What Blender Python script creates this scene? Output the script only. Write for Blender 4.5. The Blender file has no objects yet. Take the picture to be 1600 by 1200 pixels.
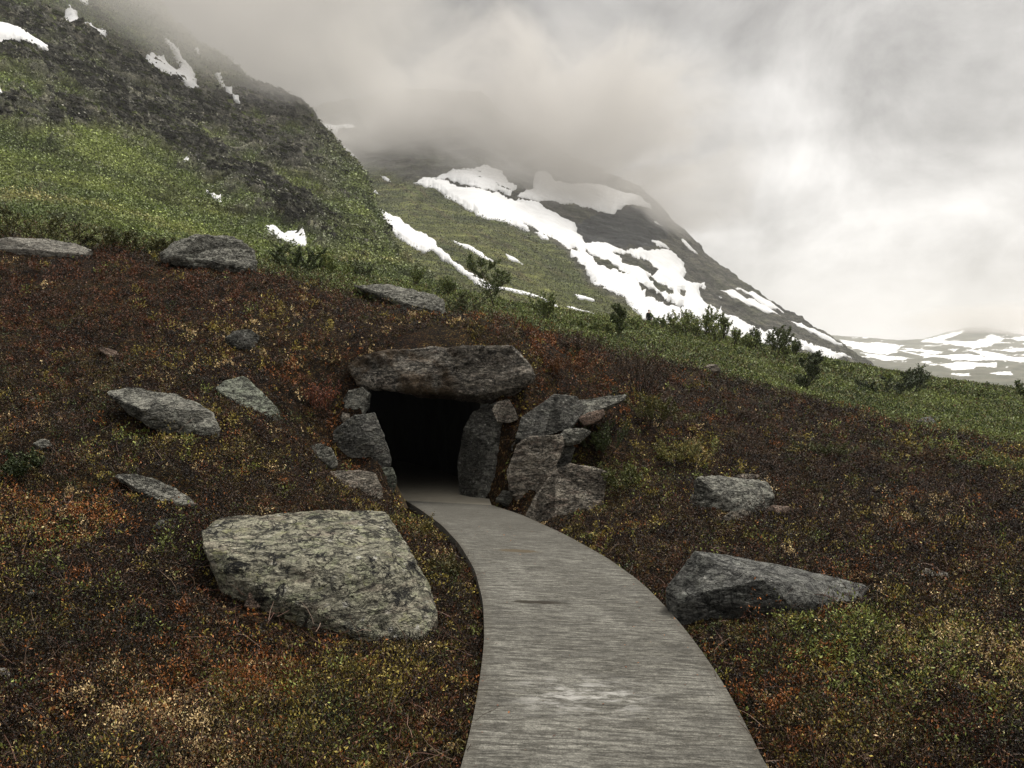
import bpy, bmesh, math, random
import numpy as np
from mathutils import Vector

sc = bpy.context.scene
COL = sc.collection
R = math.radians
rng = np.random.default_rng(7)

# ------------------------------------------------------------------ camera
FPX, CX, CY, EYE = 1244.0, 800.0, 600.0, 1.8
cam_d = bpy.data.cameras.new("camera"); cam = bpy.data.objects.new("camera", cam_d); COL.objects.link(cam)
cam.location = (0, 0, EYE); cam.rotation_euler = (R(90), 0, 0)
cam_d.sensor_width = 36.0; cam_d.lens = 36.0 * FPX / 1600.0
cam_d.clip_start = 0.05; cam_d.clip_end = 20000
sc.camera = cam
sc.view_settings.view_transform = 'Standard'; sc.view_settings.look = 'None'
sc.view_settings.exposure = 1.0; sc.view_settings.gamma = 1.0
sc.cycles.use_denoising = True
sc.cycles.max_bounces = 7; sc.cycles.diffuse_bounces = 3; sc.cycles.glossy_bounces = 2
sc.cycles.transparent_max_bounces = 8; sc.cycles.volume_bounces = 4
sc.cycles.volume_step_rate = 1.0; sc.cycles.volume_max_steps = 160

# ------------------------------------------------------------------ node helpers
class NT:
    def __init__(s, tree):
        s.t = tree; s.n = tree.nodes; s.l = tree.links
        s.n.clear()
    def new(s, typ, **kw):
        n = s.n.new(typ)
        for k, v in kw.items(): setattr(n, k, v)
        return n
    def set(s, sock, v):
        if isinstance(v, bpy.types.NodeSocket): s.l.new(v, sock)
        elif isinstance(v, (tuple, list)):
            d = sock.default_value
            if len(d) == 4 and len(v) == 3: v = (*v, 1.0)
            sock.default_value = v
        else: sock.default_value = v
    def math(s, op, a, b=0.0, c=None, clamp=False):
        n = s.new('ShaderNodeMath', operation=op, use_clamp=clamp)
        s.set(n.inputs[0], a); s.set(n.inputs[1], b)
        if c is not None: s.set(n.inputs[2], c)
        return n.outputs[0]
    def vmath(s, op, a, b=None, scale=None):
        n = s.new('ShaderNodeVectorMath', operation=op)
        s.set(n.inputs[0], a)
        if b is not None: s.set(n.inputs[1], b)
        if scale is not None: s.set(n.inputs['Scale'], scale)
        return n.outputs['Value'] if op in ('DOT_PRODUCT', 'LENGTH') else n.outputs[0]
    def ss(s, v, a, b, o0=0.0, o1=1.0):
        n = s.new('ShaderNodeMapRange', interpolation_type='SMOOTHSTEP')
        s.set(n.inputs[0], v)
        for i, x in ((1, a), (2, b), (3, o0), (4, o1)): s.set(n.inputs[i], x)
        return n.outputs[0]
    def mix(s, f, a, b, mode='MIX'):
        n = s.new('ShaderNodeMix', data_type='RGBA', blend_type=mode)
        s.set(n.inputs[0], f); s.set(n.inputs[6], a); s.set(n.inputs[7], b)
        return n.outputs[2]
    def noise(s, vec, scale, detail=4.0, rough=0.55, dist=0.0):
        n = s.new('ShaderNodeTexNoise'); s.set(n.inputs['Vector'], vec)
        s.set(n.inputs['Scale'], scale); s.set(n.inputs['Detail'], detail)
        s.set(n.inputs['Roughness'], rough); s.set(n.inputs['Distortion'], dist)
        return n.outputs['Fac']
    def voro(s, vec, scale, feature='F1', out='Distance'):
        n = s.new('ShaderNodeTexVoronoi', feature=feature); s.set(n.inputs['Vector'], vec)
        s.set(n.inputs['Scale'], scale)
        return n.outputs[out]
    def ramp(s, v, stops):
        n = s.new('ShaderNodeValToRGB'); s.set(n.inputs[0], v)
        e = n.color_ramp.elements
        while len(e) < len(stops): e.new(0.5)
        for el, (p, c) in zip(e, stops):
            el.position = p; el.color = (*c, 1) if len(c) == 3 else c
        return n.outputs[0]
    def bump(s, h, strength, dist):
        n = s.new('ShaderNodeBump'); s.set(n.inputs['Height'], h)
        s.set(n.inputs['Strength'], strength); s.set(n.inputs['Distance'], dist)
        return n.outputs[0]

def new_mat(name):
    m = bpy.data.materials.new(name); m.use_nodes = True
    return m, NT(m.node_tree)

def finish(nt, color, rough=0.9, normal=None, spec=0.25):
    b = nt.new('ShaderNodeBsdfPrincipled'); o = nt.new('ShaderNodeOutputMaterial')
    nt.set(b.inputs['Base Color'], color); nt.set(b.inputs['Roughness'], rough)
    b.inputs['Specular IOR Level'].default_value = spec
    if normal is not None: nt.set(b.inputs['Normal'], normal)
    nt.l.new(b.outputs[0], o.inputs[0])
    return b

# ------------------------------------------------------------------ world: overcast cloud deck over a Nishita sky
SUN_EL, SUN_AZ = 60.0, 42.0         # degrees; azimuth clockwise from +Y (to the right)
world = bpy.data.worlds.new("World"); sc.world = world; world.use_nodes = True
w = NT(world.node_tree)
sky = w.new('ShaderNodeTexSky', sky_type='NISHITA'); sky.sun_disc = False
sky.sun_elevation = R(SUN_EL); sky.sun_rotation = R(SUN_AZ)
tc = w.new('ShaderNodeTexCoord')
dirv = w.vmath('NORMALIZE', tc.outputs['Generated'])
sep = w.new('ShaderNodeSeparateXYZ'); w.l.new(dirv, sep.inputs[0])
dz = sep.outputs[2]
zc = w.math('ADD', w.math('MAXIMUM', dz, 0.0), 0.22)
inv = w.math('DIVIDE', 1.0, zc)
comb = w.new('ShaderNodeCombineXYZ')
w.l.new(w.math('MULTIPLY', sep.outputs[0], inv), comb.inputs[0])
w.l.new(w.math('MULTIPLY', sep.outputs[1], inv), comb.inputs[1])
cl = comb.outputs[0]
n_big = w.noise(w.vmath('ADD', cl, (0.4, 0.9, 0.0)), 1.05, 6.0, 0.55, 0.6)
n_mid = w.noise(w.vmath('ADD', cl, (3.1, 7.7, 0.0)), 2.3, 6.0, 0.55, 0.5)
gl = Vector((0.39, 1, 0.10)).normalized()
dot = w.vmath('DOT_PRODUCT', dirv, tuple(gl))
val = w.ramp(dot, [(0.0, (.42,)*3), (0.68, (.075,)*3), (0.76, (.085,)*3), (0.857, (.14,)*3), (0.926, (.225,)*3), (0.958, (.295,)*3), (0.985, (.37,)*3), (1.0, (.42,)*3)])
over = w.ss(dz, 0.50, 0.85)
behind = w.ss(w.math('MULTIPLY', sep.outputs[1], -1.0), -0.2, 0.4)
val = w.mix(behind, val, (0.22, 0.22, 0.22))
val = w.mix(over, val, (0.95, 0.95, 0.95))
cloud_var = w.math('ADD', w.math('MULTIPLY', w.math('SUBTRACT', n_big, 0.5), 2.2), w.math('MULTIPLY', w.math('SUBTRACT', n_mid, 0.5), 1.3))
n_iso = w.noise(w.vmath('MULTIPLY', dirv, (1.0, 1.0, 1.25)), 5.6, 8.0, 0.60, 0.35)
n_fin = w.noise(dirv, 15.0, 7.0, 0.62, 0.25)
cloud_var = w.math('ADD', w.math('MULTIPLY', cloud_var, 0.35), w.math('ADD', w.math('MULTIPLY', w.math('SUBTRACT', n_iso, 0.5), 2.1), w.math('MULTIPLY', w.math('SUBTRACT', n_fin, 0.5), 0.5)))
cloud_var = w.math('MULTIPLY', cloud_var, w.ss(dz, 0.0, 0.16, 0.15, 1.0))
cloud_mul = w.math('ADD', cloud_var, 1.0)
tint = w.mix(w.ss(val, 0.2, 0.8), (1.0, 0.968, 0.93), (1.0, 0.985, 0.965))
cloudc = w.vmath('SCALE', w.mix(1.0, val, tint, 'MULTIPLY'), scale=cloud_mul)
b_sky = w.new('ShaderNodeBackground'); w.l.new(sky.outputs[0], b_sky.inputs[0]); b_sky.inputs[1].default_value = 0.08
b_cl = w.new('ShaderNodeBackground'); w.l.new(cloudc, b_cl.inputs[0]); b_cl.inputs[1].default_value = 1.0
mx = w.new('ShaderNodeMixShader'); mx.inputs[0].default_value = 0.97
w.l.new(b_sky.outputs[0], mx.inputs[1]); w.l.new(b_cl.outputs[0], mx.inputs[2])
wo = w.new('ShaderNodeOutputWorld'); w.l.new(mx.outputs[0], wo.inputs[0])

sun_d = bpy.data.lights.new("sun", 'SUN'); sun = bpy.data.objects.new("sun", sun_d); COL.objects.link(sun)
sun_d.energy = 2.0; sun_d.angle = R(16); sun_d.color = (1.0, 0.95, 0.88)
sv = Vector((math.sin(R(SUN_AZ)) * math.cos(R(SUN_EL)), math.cos(R(SUN_AZ)) * math.cos(R(SUN_EL)), math.sin(R(SUN_EL))))
sun.rotation_euler = sv.to_track_quat('Z', 'Y').to_euler()

# ------------------------------------------------------------------ numpy noise
_perm = rng.permutation(256); _perm = np.concatenate([_perm, _perm, _perm])
_grad = rng.normal(size=(256, 3)); _grad /= np.linalg.norm(_grad, axis=1)[:, None]
def perlin(P):
    P = np.asarray(P, dtype=np.float64); I = np.floor(P).astype(np.int64); F = P - I; I &= 255
    u = F * F * F * (F * (F * 6 - 15) + 10)
    def g(dx, dy, dz_):
        h = _perm[_perm[_perm[(I[..., 0] + dx) & 255] + ((I[..., 1] + dy) & 255)] + ((I[..., 2] + dz_) & 255)]
        G = _grad[h]
        return G[..., 0] * (F[..., 0] - dx) + G[..., 1] * (F[..., 1] - dy) + G[..., 2] * (F[..., 2] - dz_)
    def L(a, b, t): return a + (b - a) * t
    x0 = L(L(g(0,0,0), g(1,0,0), u[...,0]), L(g(0,1,0), g(1,1,0), u[...,0]), u[...,1])
    x1 = L(L(g(0,0,1), g(1,0,1), u[...,0]), L(g(0,1,1), g(1,1,1), u[...,0]), u[...,1])
    return L(x0, x1, u[..., 2]) * 1.6
def fbm(P, octs=4, gain=0.5, ridged=False):
    s = 0.0; a = 1.0; t = 0.0
    for k in range(octs):
        n = perlin(P * (2.03 ** k) + 17.3 * k)
        if ridged: n = 1.0 - 2.0 * np.abs(n)
        s = s + a * n; t += a; a *= gain
    return s / t
def xyz(x, y, z): return np.stack(np.broadcast_arrays(x, y, z), axis=-1).astype(np.float64)
def sstep(a, b, x):
    t = np.clip((x - a) / (b - a), 0, 1); return t * t * (3 - 2 * t)
def unproj(px, py, d):
    px = np.asarray(px, float); py = np.asarray(py, float); d = np.asarray(d, float)
    return xyz((px - CX) / FPX * d, d, EYE - (py - CY) / FPX * d)
def in_poly(px, py, poly):
    poly = np.asarray(poly, float); inside = np.zeros(px.shape, bool); j = len(poly) - 1
    for i in range(len(poly)):
        xi, yi = poly[i]; xj, yj = poly[j]
        c = ((yi > py) != (yj > py)) & (px < (xj - xi) * (py - yi) / (yj - yi + 1e-12) + xi)
        inside ^= c; j = i
    return inside

# ------------------------------------------------------------------ object helpers
def mesh_arrays(name, V, F, mat=None, parent=None, col=None, smooth=True, uv=None, col_domain='POINT'):
    """V (n,3); F (m,k) all the same k"""
    V = np.ascontiguousarray(V, dtype=np.float32); F = np.ascontiguousarray(F, dtype=np.int32)
    me = bpy.data.meshes.new(name); k = F.shape[1]
    me.vertices.add(len(V)); me.vertices.foreach_set('co', V.ravel())
    me.loops.add(F.size); me.loops.foreach_set('vertex_index', F.ravel())
    me.polygons.add(len(F)); me.polygons.foreach_set('loop_start', np.arange(0, F.size, k, dtype=np.int32))
    me.polygons.foreach_set('loop_total', np.full(len(F), k, dtype=np.int32))
    me.polygons.foreach_set('use_smooth', np.full(len(F), smooth))
    if uv is not None:
        l = me.uv_layers.new(name='UVMap'); l.data.foreach_set('uv', np.ascontiguousarray(uv[F.ravel()], dtype=np.float32).ravel())
    me.update(calc_edges=True)
    if col is not None:
        a = me.attributes.new('Col', 'FLOAT_COLOR', col_domain)
        c4 = np.ones((len(col), 4), np.float32); c4[:, :3] = col
        a.data.foreach_set('color', c4.ravel())
    o = bpy.data.objects.new(name, me); COL.objects.link(o)
    if mat: me.materials.append(mat)
    if parent: o.parent = parent
    return o
def tag(o, label=None, cat=None, group=None, kind=None):
    if label: o['label'] = label
    if cat: o['category'] = cat
    if group: o['group'] = group
    if kind: o['kind'] = kind
    return o
def empty(name, loc):
    o = bpy.data.objects.new(name, None); COL.objects.link(o); o.location = loc; o.empty_display_size = 0.2
    return o
def grid_faces(nr, nc):
    i = np.arange(nr * nc).reshape(nr, nc)
    return np.stack([i[:-1, :-1], i[:-1, 1:], i[1:, 1:], i[1:, :-1]], axis=-1).reshape(-1, 4)

# ------------------------------------------------------------------ path outline
PATH_Z = 0.03
def on_plane(pts, z):
    out = []
    for px, py in pts:
        d = (EYE - z) * FPX / (py - CY); out.append(((px - CX) / FPX * d, d))
    return out
left_e = [(-.40, -1.5), (-.40, 0.0), (-.37, 1.5), (-.32, 2.6)] + on_plane([(720,1200),(738,1130),(750,1060),(757,1000),(755,940),(742,890),(718,850),(690,820),(655,795),(634,782)], PATH_Z)
right_e = [(1.17, -1.5), (1.20, 0.0), (1.21, 1.5), (1.21, 2.6)] + on_plane([(1197,1200),(1165,1130),(1128,1063),(1088,1005),(1050,958),(1005,912),(950,872),(885,836),(815,804),(768,789)], PATH_Z)
def resample(P, n):
    P = np.asarray(P); s = np.concatenate([[0], np.cumsum(np.linalg.norm(np.diff(P, axis=0), axis=1))])
    t = np.linspace(0, s[-1], n)
    # smooth with a little catmull: dense linear + box filter
    X = np.stack([np.interp(t, s, P[:, 0]), np.interp(t, s, P[:, 1])], 1)
    k = np.ones(7) / 7; Y = X.copy()
    for c in (0, 1): Y[3:-3, c] = np.convolve(X[:, c], k, 'valid')
    return Y
NP = 160
LE, RE = resample(left_e, NP), resample(right_e, NP)
CEN = (LE + RE) / 2; HW = np.linalg.norm(RE - LE, axis=1) / 2
# the corridor goes on into the tunnel
AX0 = np.array([-1.30, 12.55]); AXD = np.array([-0.16, 1.0]); AXD /= np.linalg.norm(AXD)
ext = np.array([AX0 + AXD * t for t in np.linspace(0.0, 0.6, 8)])
CENX = np.concatenate([CEN, ext]); HWX = np.concatenate([HW, np.full(8, 0.75)])
def path_dist(X, Y):
    """signed distance outside the path edge"""
    sh = X.shape; X0 = X.ravel(); Y0 = Y.ravel(); res = np.full(len(X0), 5.0)
    near = np.nonzero((np.abs(X0) < 6) & (Y0 < 17))[0]; X = X0[near]; Y = Y0[near]; out = np.empty(len(X))
    for s in range(0, len(X), 40000):
        dx = X[s:s+40000, None] - CENX[None, :, 0]; dy = Y[s:s+40000, None] - CENX[None, :, 1]
        q = np.sqrt(dx * dx + dy * dy) - HWX[None, :]
        out[s:s+40000] = q.min(1)
    res[near] = out
    return res.reshape(sh)

# ------------------------------------------------------------------ ground height field from survey points (px, py, distance)
GP = [
 # far left slope up to the crest
 (-700,1200,3.4),(-700,800,6.5),(-700,400,15),(-700,280,20),
 (0,1200,3.45),(0,1000,4.7),(0,800,7.0),(0,650,10.0),(0,520,13.5),(0,430,16.5),(0,378,19.0),
 (200,1200,3.55),(200,1000,4.9),(200,850,6.6),(200,700,9.2),(200,580,12.3),(200,470,15.6),(200,405,18.2),
 (400,1200,3.62),(400,1050,4.75),(400,900,6.5),(400,750,9.0),(400,640,11.2),(400,540,13.4),(400,460,16.2),(400,420,18.0),
 (560,1150,4.02),(580,1010,5.4),(560,820,8.9),(470,700,11.0),(530,690,12.2),(500,600,12.6),(540,760,10.8),(560,560,13.1),(560,500,15.0),(550,458,17.4),
 (640,860,8.4),(600,800,9.9),
 (690,540,13.15),(690,505,15.4),(700,490,17.5),(800,540,13.4),(800,510,16.2),
 (860,640,13.0),(830,580,13.3),(830,522,17.0),
 (900,770,11.6),(900,700,12.7),(900,620,13.8),(900,545,17.0),
 (960,800,10.4),(960,700,12.8),(970,620,14.6),(970,562,19.0),
 (1060,820,9.6),(1060,700,13.4),(1050,620,16.5),(1110,587,22.0),
 (1200,1000,5.45),(1200,880,7.65),(1200,780,11.0),(1200,690,15.5),(1200,620,22.0),
 (1400,1200,3.62),(1400,1000,5.3),(1400,860,7.9),(1400,760,11.9),(1400,700,16.0),(1400,660,22.5),
 (1600,1200,3.58),(1600,1000,5.3),(1600,850,8.3),(1600,760,13.0),(1600,708,20.0),
 (2200,1200,3.6),(2200,1000,5.4),(2200,800,10.5),(2200,720,19.0),
 # green slope behind
 (-700,262,26),(0,336,26),(140,362,26),(260,385,26),(400,418,25),(520,438,25),
 (-700,300,60),(0,395,60),(300,430,60),(500,452,60),
 (620,452,30),(700,470,34),(850,500,36),(1000,545,36),(1130,572,36),(1300,622,36),(1600,668,36),
 (640,447,46),(760,470,50),(870,490,56),(1010,508,62),(1130,528,66),(1250,556,70),(1400,584,74),(1600,613,80),(2200,660,90),
 (760,490,62),(1014,513,75),(1014,540,110),(1250,566,90),(1600,622,105),(2200,680,120),
 (-700,560,400),(0,600,400),(800,615,400),(1600,640,400),(2200,650,400),
 (-700,606,2500),(800,608,2500),(2200,612,2500),(-700,604,4300),(800,605,4300),(2200,606,4300),
]
GP = [p for p in GP]
for i in range(18, NP, 9):                                   # along both path edges
    for E, sgn in ((LE, -1), (RE, 1)):
        x, y = E[i]; c = CEN[i]; n = (E[i] - c) / (np.linalg.norm(E[i] - c))
        q = E[i] + n * 0.12
        if q[1] > 1.3 and q[1] < 11.6: GP.append((CX + q[0] / q[1] * FPX, CY + (EYE - 0.02) * FPX / q[1], q[1]))
GP = np.array(GP, float)
_ga = np.stack([(GP[:, 0] - CX) / FPX * 2.2, np.log(GP[:, 2]) * 1.5], 1)
_gz = EYE - (GP[:, 1] - CY) / FPX * GP[:, 2]
_gs = np.maximum(GP[:, 2], 3.0) ** 0.6                       # interpolate in a space where far heights do not dominate
def _phi(r): return np.where(r > 1e-9, r * r * np.log(r + 1e-12), 0.0)
_K = _phi(np.linalg.norm(_ga[:, None] - _ga[None], axis=2)) + np.eye(len(GP)) * 0.004
_A = np.block([[_K, np.c_[np.ones(len(GP)), _ga]], [np.c_[np.ones(len(GP)), _ga].T, np.zeros((3, 3))]])
_W = np.linalg.solve(_A, np.r_[_gz / _gs, np.zeros(3)])
def rbf_z(X, Y):
    sh = X.shape; X = X.ravel(); Y = np.maximum(Y.ravel(), 1.0); out = np.empty(len(X))
    for s in range(0, len(X), 20000):
        q = np.stack([X[s:s+20000] / Y[s:s+20000] * 2.2, np.log(Y[s:s+20000]) * 1.5], 1)
        k = (q[:, :1] - _ga[None, :, 0]) ** 2 + (q[:, 1:] - _ga[None, :, 1]) ** 2; k = k * np.log(k + 1e-12) * 0.5
        out[s:s+20000] = (k @ _W[:-3] + _W[-3] + q @ _W[-2:]) * np.maximum(Y[s:s+20000], 3.0) ** 0.6
    return out.reshape(sh)
MOUTH_Y = 12.95
def ground_z(X, Y, bumps=True):
    X = np.asarray(X, float); Y = np.asarray(Y, float)
    z = rbf_z(X, Y)
    pd = path_dist(X, Y)
    if bumps:
        P = xyz(X, Y, 0.0)
        b = 0.10 * fbm(P * 0.9, 3) + 0.085 * fbm(P * 2.6 + 5, 3)
        far = sstep(22, 34, Y)
        b = b * (1 - far) + far * (0.36 * fbm(P * 0.16 + 9, 4) + 0.22 * fbm(P * 0.7, 3))
        b = b * sstep(-0.05, 0.9, pd) * (1 - sstep(150, 500, Y))
        z = z + b
    wgt = sstep(-0.01, 0.34, pd)
    wgt = np.where(Y > MOUTH_Y, 1.0, wgt)
    return -0.06 * (1 - wgt) + z * wgt
_dl = np.exp(np.linspace(math.log(2.2), math.log(160), 900))
def dg(px, py):
    """distance at which the view through (px,py) meets the ground"""
    X = (px - CX) / FPX * _dl; z = ground_z(X, _dl, False); ray = EYE - (py - CY) / FPX * _dl
    h = np.nonzero(ray <= z)[0]
    return float(_dl[h[0]]) if len(h) else 60.0
def gpt(px, d):
    x = (px - CX) / FPX * d
    return Vector((x, d, float(ground_z(np.array([x]), np.array([d]))[0])))

# border between brown heath and the green slope (px -> py)
GB_X = [-900, -100, 0, 90, 200, 260, 330, 400, 470, 550, 620, 700, 760, 830, 900, 970, 1050, 1120, 1200, 1300, 1400, 1500, 1600, 2300]
GB_Y = [ 270,  350, 365, 382, 395, 402, 412, 420, 440, 458, 470, 490, 503, 520, 535, 557, 572, 588, 606, 634, 660, 682, 702, 800]
def greenness(X, Y, Z):
    px = CX + X / Y * FPX; py = CY - (Z - EYE) / Y * FPX
    b = np.interp(px, GB_X, GB_Y)
    jit = 16 * fbm(xyz(X * 0.5, Y * 0.25, 0), 3)
    return np.where(Y > 30, 1.0, sstep(6, -10, py - b + jit))

# ------------------------------------------------------------------ materials for ground and leaves
def attr_col(nt, name='Col'):
    a = nt.new('ShaderNodeAttribute', attribute_name=name); return a.outputs['Color']
m_ground, nt = new_mat("heath soil")
c = attr_col(nt); tcg = nt.new('ShaderNodeTexCoord').outputs['Object']
n1 = nt.noise(tcg, 7.0, 6, 0.7)
vc = nt.voro(nt.vmath('MULTIPLY', tcg, (1, 1, .6)), 62.0, out='Color'); vs0 = nt.new('ShaderNodeSeparateXYZ'); nt.l.new(vc, vs0.inputs[0])
spk = nt.ramp(vs0.outputs[0], [(0.0, (.25, .24, .2)), (0.45, (.7, .6, .5)), (0.7, (1.3, 1.1, .8)), (0.84, (2.6, 1.5, .9)), (0.93, (2.4, 2.6, 1.2)), (0.985, (7.0, 6.6, 5.5))])
c = nt.mix(1.0, c, spk, 'MULTIPLY')
c = nt.mix(1.0, c, nt.ramp(n1, [(0.32, (.22,)*3), (0.5, (.8,)*3), (0.7, (2.0,)*3)]), 'MULTIPLY')
finish(nt, c, 0.95, nt.bump(nt.math('ADD', nt.noise(tcg, 22.0, 5, 0.75), nt.math('MULTIPLY', vs0.outputs[1], .25)), 1.0, 0.08), 0.1)

m_leaf, nt = new_mat("small leaves")
c = attr_col(nt)
bs = finish(nt, c, 0.62, None, 0.3)
m_bark, nt = new_mat("thin bark")
tcg = nt.new('ShaderNodeTexCoord').outputs['Object']
finish(nt, nt.mix(nt.noise(tcg, 30, 3), (.020, .014, .010), (.075, .055, .04)), 0.85, None, 0.2)

# ------------------------------------------------------------------ ground sheet
aD = np.concatenate([np.exp(np.linspace(math.log(1.0), math.log(30), 470)), np.exp(np.linspace(math.log(30), math.log(130), 150))[1:], np.exp(np.linspace(math.log(130), math.log(4300), 30))[1:]])
k_m = int(np.argmin(np.abs(aD - MOUTH_Y))); aD[k_m] = MOUTH_Y - 0.012; aD[k_m + 1] = MOUTH_Y + 0.012
aP = np.concatenate([np.linspace(-3500, -260, 70)[:-1], np.linspace(-260, 1860, 620), np.linspace(1860, 5100, 70)[1:]])
PXg, Dg = np.meshgrid(aP, aD); Xg = (PXg - CX) / FPX * Dg; Yg = Dg
Zg = ground_z(Xg, Yg)
Fg = grid_faces(*Xg.shape)
zf = Zg.ravel()[Fg]; xf = Xg.ravel()[Fg].mean(1); yf = Yg.ravel()[Fg].mean(1)
cut = (np.abs(yf - MOUTH_Y) < 0.02) & (np.abs(xf + 1.42) < 1.05)
Fg = Fg[~cut]
gr = greenness(Xg, Yg, Zg)
Pn = xyz(Xg, Yg, 0)
t1 = sstep(-.35, .45, fbm(Pn * 0.55 + 3, 4))[..., None]; t2 = sstep(-.3, .5, fbm(Pn * 1.7, 4))[..., None]
brown = np.array([.020, .012, .007]) * (1 - t1) + np.array([.030, .022, .010]) * t1
brown = brown * (0.6 + 0.8 * t2)
green = np.array([.040, .058, .018]) * (1 - t1) + np.array([.075, .085, .030]) * t1
green = green * (0.7 + 0.6 * t2)
gcol = brown * (1 - gr[..., None]) + green * gr[..., None]
ground = mesh_arrays("ground", xyz(Xg, Yg, Zg).reshape(-1, 3), Fg, m_ground, col=gcol.reshape(-1, 3))
tag(ground, "dark heath soil of the mound and the green slope behind it", "ground", kind='structure')

# ------------------------------------------------------------------ path and tunnel
m_path, nt = new_mat("brushed concrete")
uvn = nt.new('ShaderNodeUVMap'); uvo = uvn.outputs[0]
sp = nt.new('ShaderNodeSeparateXYZ'); nt.l.new(uvo, sp.inputs[0])
def sc_uv(sx, sy, off=0.0):
    m = nt.new('ShaderNodeMapping'); nt.l.new(uvo, m.inputs[0]); m.inputs['Scale'].default_value = (sx, sy, 1); m.inputs['Location'].default_value = (off, off * .7, 0)
    return m.outputs[0]
st = nt.noise(sc_uv(7.0, 80), 1.0, 8, 0.8)          # fine brushed lines across the path
st2 = nt.noise(sc_uv(1.6, 9, 3.3), 1.0, 5, 0.65)    # broad bands
bl = nt.noise(sc_uv(1.4, 1.4, 7.0), 1.0, 4, 0.6)    # blotches
gn = nt.noise(uvo, 95, 4, 0.9)
base = nt.mix(nt.ss(st, 0.36, 0.62), (.036, .034, .028), (.215, .206, .174))
base = nt.mix(nt.ss(st2, 0.34, 0.60, 0.75, 0.0), base, (.085, .081, .069))
base = nt.mix(nt.ss(bl, 0.42, 0.66, 0.0, 0.6), base, (.22, .212, .182))
st3 = nt.noise(sc_uv(4.2, 30, 11.0), 1.0, 7, 0.74)
base = nt.mix(nt.ss(st3, 0.45, 0.57, 0.0, 0.85), base, (.046, .043, .036))
sk = nt.noise(sc_uv(7, 9, 4.0), 1.0, 7, 0.75)
base = nt.mix(nt.ss(sk, 0.50, 0.62, 0.0, 0.65), base, (.060, .056, .046))
gr2 = nt.noise(uvo, 26, 8, 0.9)
base = nt.mix(1.0, base, nt.ramp(gr2, [(0.34, (.42,)*3), (0.5, (.95,)*3), (0.66, (1.6,)*3)]), 'MULTIPLY')
base = nt.mix(1.0, base, nt.ramp(gn, [(0.3, (.35,)*3), (0.5, (.95,)*3), (0.7, (1.55,)*3)]), 'MULTIPLY')
# pale scuffed patch, and a base colour that darkens toward the tunnel end
pv = nt.math('ABSOLUTE', nt.math('SUBTRACT', sp.outputs[1], 6.02))
pu = nt.math('ABSOLUTE', nt.math('SUBTRACT', sp.outputs[0], 0.62))
sc1 = nt.math('MULTIPLY', nt.ss(pv, 0.0, 0.42, 1.0, 0.0), nt.ss(pu, 0.12, 0.55, 1.0, 0.0))
sc1 = nt.math('MULTIPLY', sc1, nt.ss(nt.noise(sc_uv(5, 12, 1.0), 1.0, 8, .75), 0.46, 0.62))
base = nt.mix(nt.math('MULTIPLY', sc1, .75), base, (.38, .37, .34))
far_dark = nt.ss(sp.outputs[1], 8.8, 12.8)
base = nt.mix(nt.math('MULTIPLY', far_dark, 0.72), base, (.062, .058, .048))
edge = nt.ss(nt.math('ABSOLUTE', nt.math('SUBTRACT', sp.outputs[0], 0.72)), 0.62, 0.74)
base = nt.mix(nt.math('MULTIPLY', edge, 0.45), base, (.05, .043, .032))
def puddle(u, v, ru, rv, colr, amt):
    global base
    a = nt.math('DIVIDE', nt.math('SUBTRACT', sp.outputs[0], u), ru); b = nt.math('DIVIDE', nt.math('SUBTRACT', sp.outputs[1], v), rv)
    r = nt.math('ADD', nt.math('MULTIPLY', a, a), nt.math('MULTIPLY', b, b))
    r = nt.math('ADD', r, nt.math('MULTIPLY', nt.math('SUBTRACT', nt.noise(sc_uv(9, 22, u), 1.0, 5, .75), 0.5), 3.2))
    base = nt.mix(nt.ss(r, 0.45, 1.15, amt, 0.0), base, colr)
puddle(0.44, 7.92, 0.24, 0.05, (.022, .018, .012), 0.95)
puddle(0.60, 9.95, 0.22, 0.09, (.075, .058, .035), 0.9)
hgt = nt.math('ADD', nt.math('MULTIPLY', st, 0.6), nt.math('MULTIPLY', gn, 0.4))
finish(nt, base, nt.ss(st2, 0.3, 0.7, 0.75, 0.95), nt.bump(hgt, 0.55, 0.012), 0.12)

nu = 15
t = np.linspace(0, 1, nu)
vlen = np.concatenate([[0], np.cumsum(np.linalg.norm(np.diff(CEN, axis=0), axis=1))])
Ppath = LE[:, None, :] * (1 - t)[None, :, None] + RE[:, None, :] * t[None, :, None]
Zp = PATH_Z + 0.0 * Ppath[..., 0]
V = xyz(Ppath[..., 0], Ppath[..., 1], Zp)
uv = np.stack([np.broadcast_to(t[None] * 1.44, (NP, nu)), np.broadcast_to(vlen[:, None], (NP, nu))], -1)
Lw = np.concatenate([xyz(LE[:, 0], LE[:, 1], -0.16)[:, None], V, xyz(RE[:, 0], RE[:, 1], -0.16)[:, None]], 1)
uvw = np.concatenate([uv[:, :1], uv, uv[:, -1:]], 1)
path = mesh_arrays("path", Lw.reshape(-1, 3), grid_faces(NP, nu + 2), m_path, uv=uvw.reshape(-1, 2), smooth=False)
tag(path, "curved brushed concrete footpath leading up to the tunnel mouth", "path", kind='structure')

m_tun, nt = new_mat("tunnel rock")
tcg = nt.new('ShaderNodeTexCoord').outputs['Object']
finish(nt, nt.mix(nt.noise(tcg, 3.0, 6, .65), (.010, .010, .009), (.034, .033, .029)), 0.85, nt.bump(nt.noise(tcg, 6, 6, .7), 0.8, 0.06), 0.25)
m_tfl, nt = new_mat("dusty tunnel floor")
tcg = nt.new('ShaderNodeTexCoord').outputs['Object']
finish(nt, nt.mix(nt.noise(tcg, 4.0, 6, .7), (.09, .08, .06), (.20, .18, .14)), 0.9, nt.bump(nt.noise(tcg, 30, 4, .7), 0.5, 0.02), 0.2)

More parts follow.
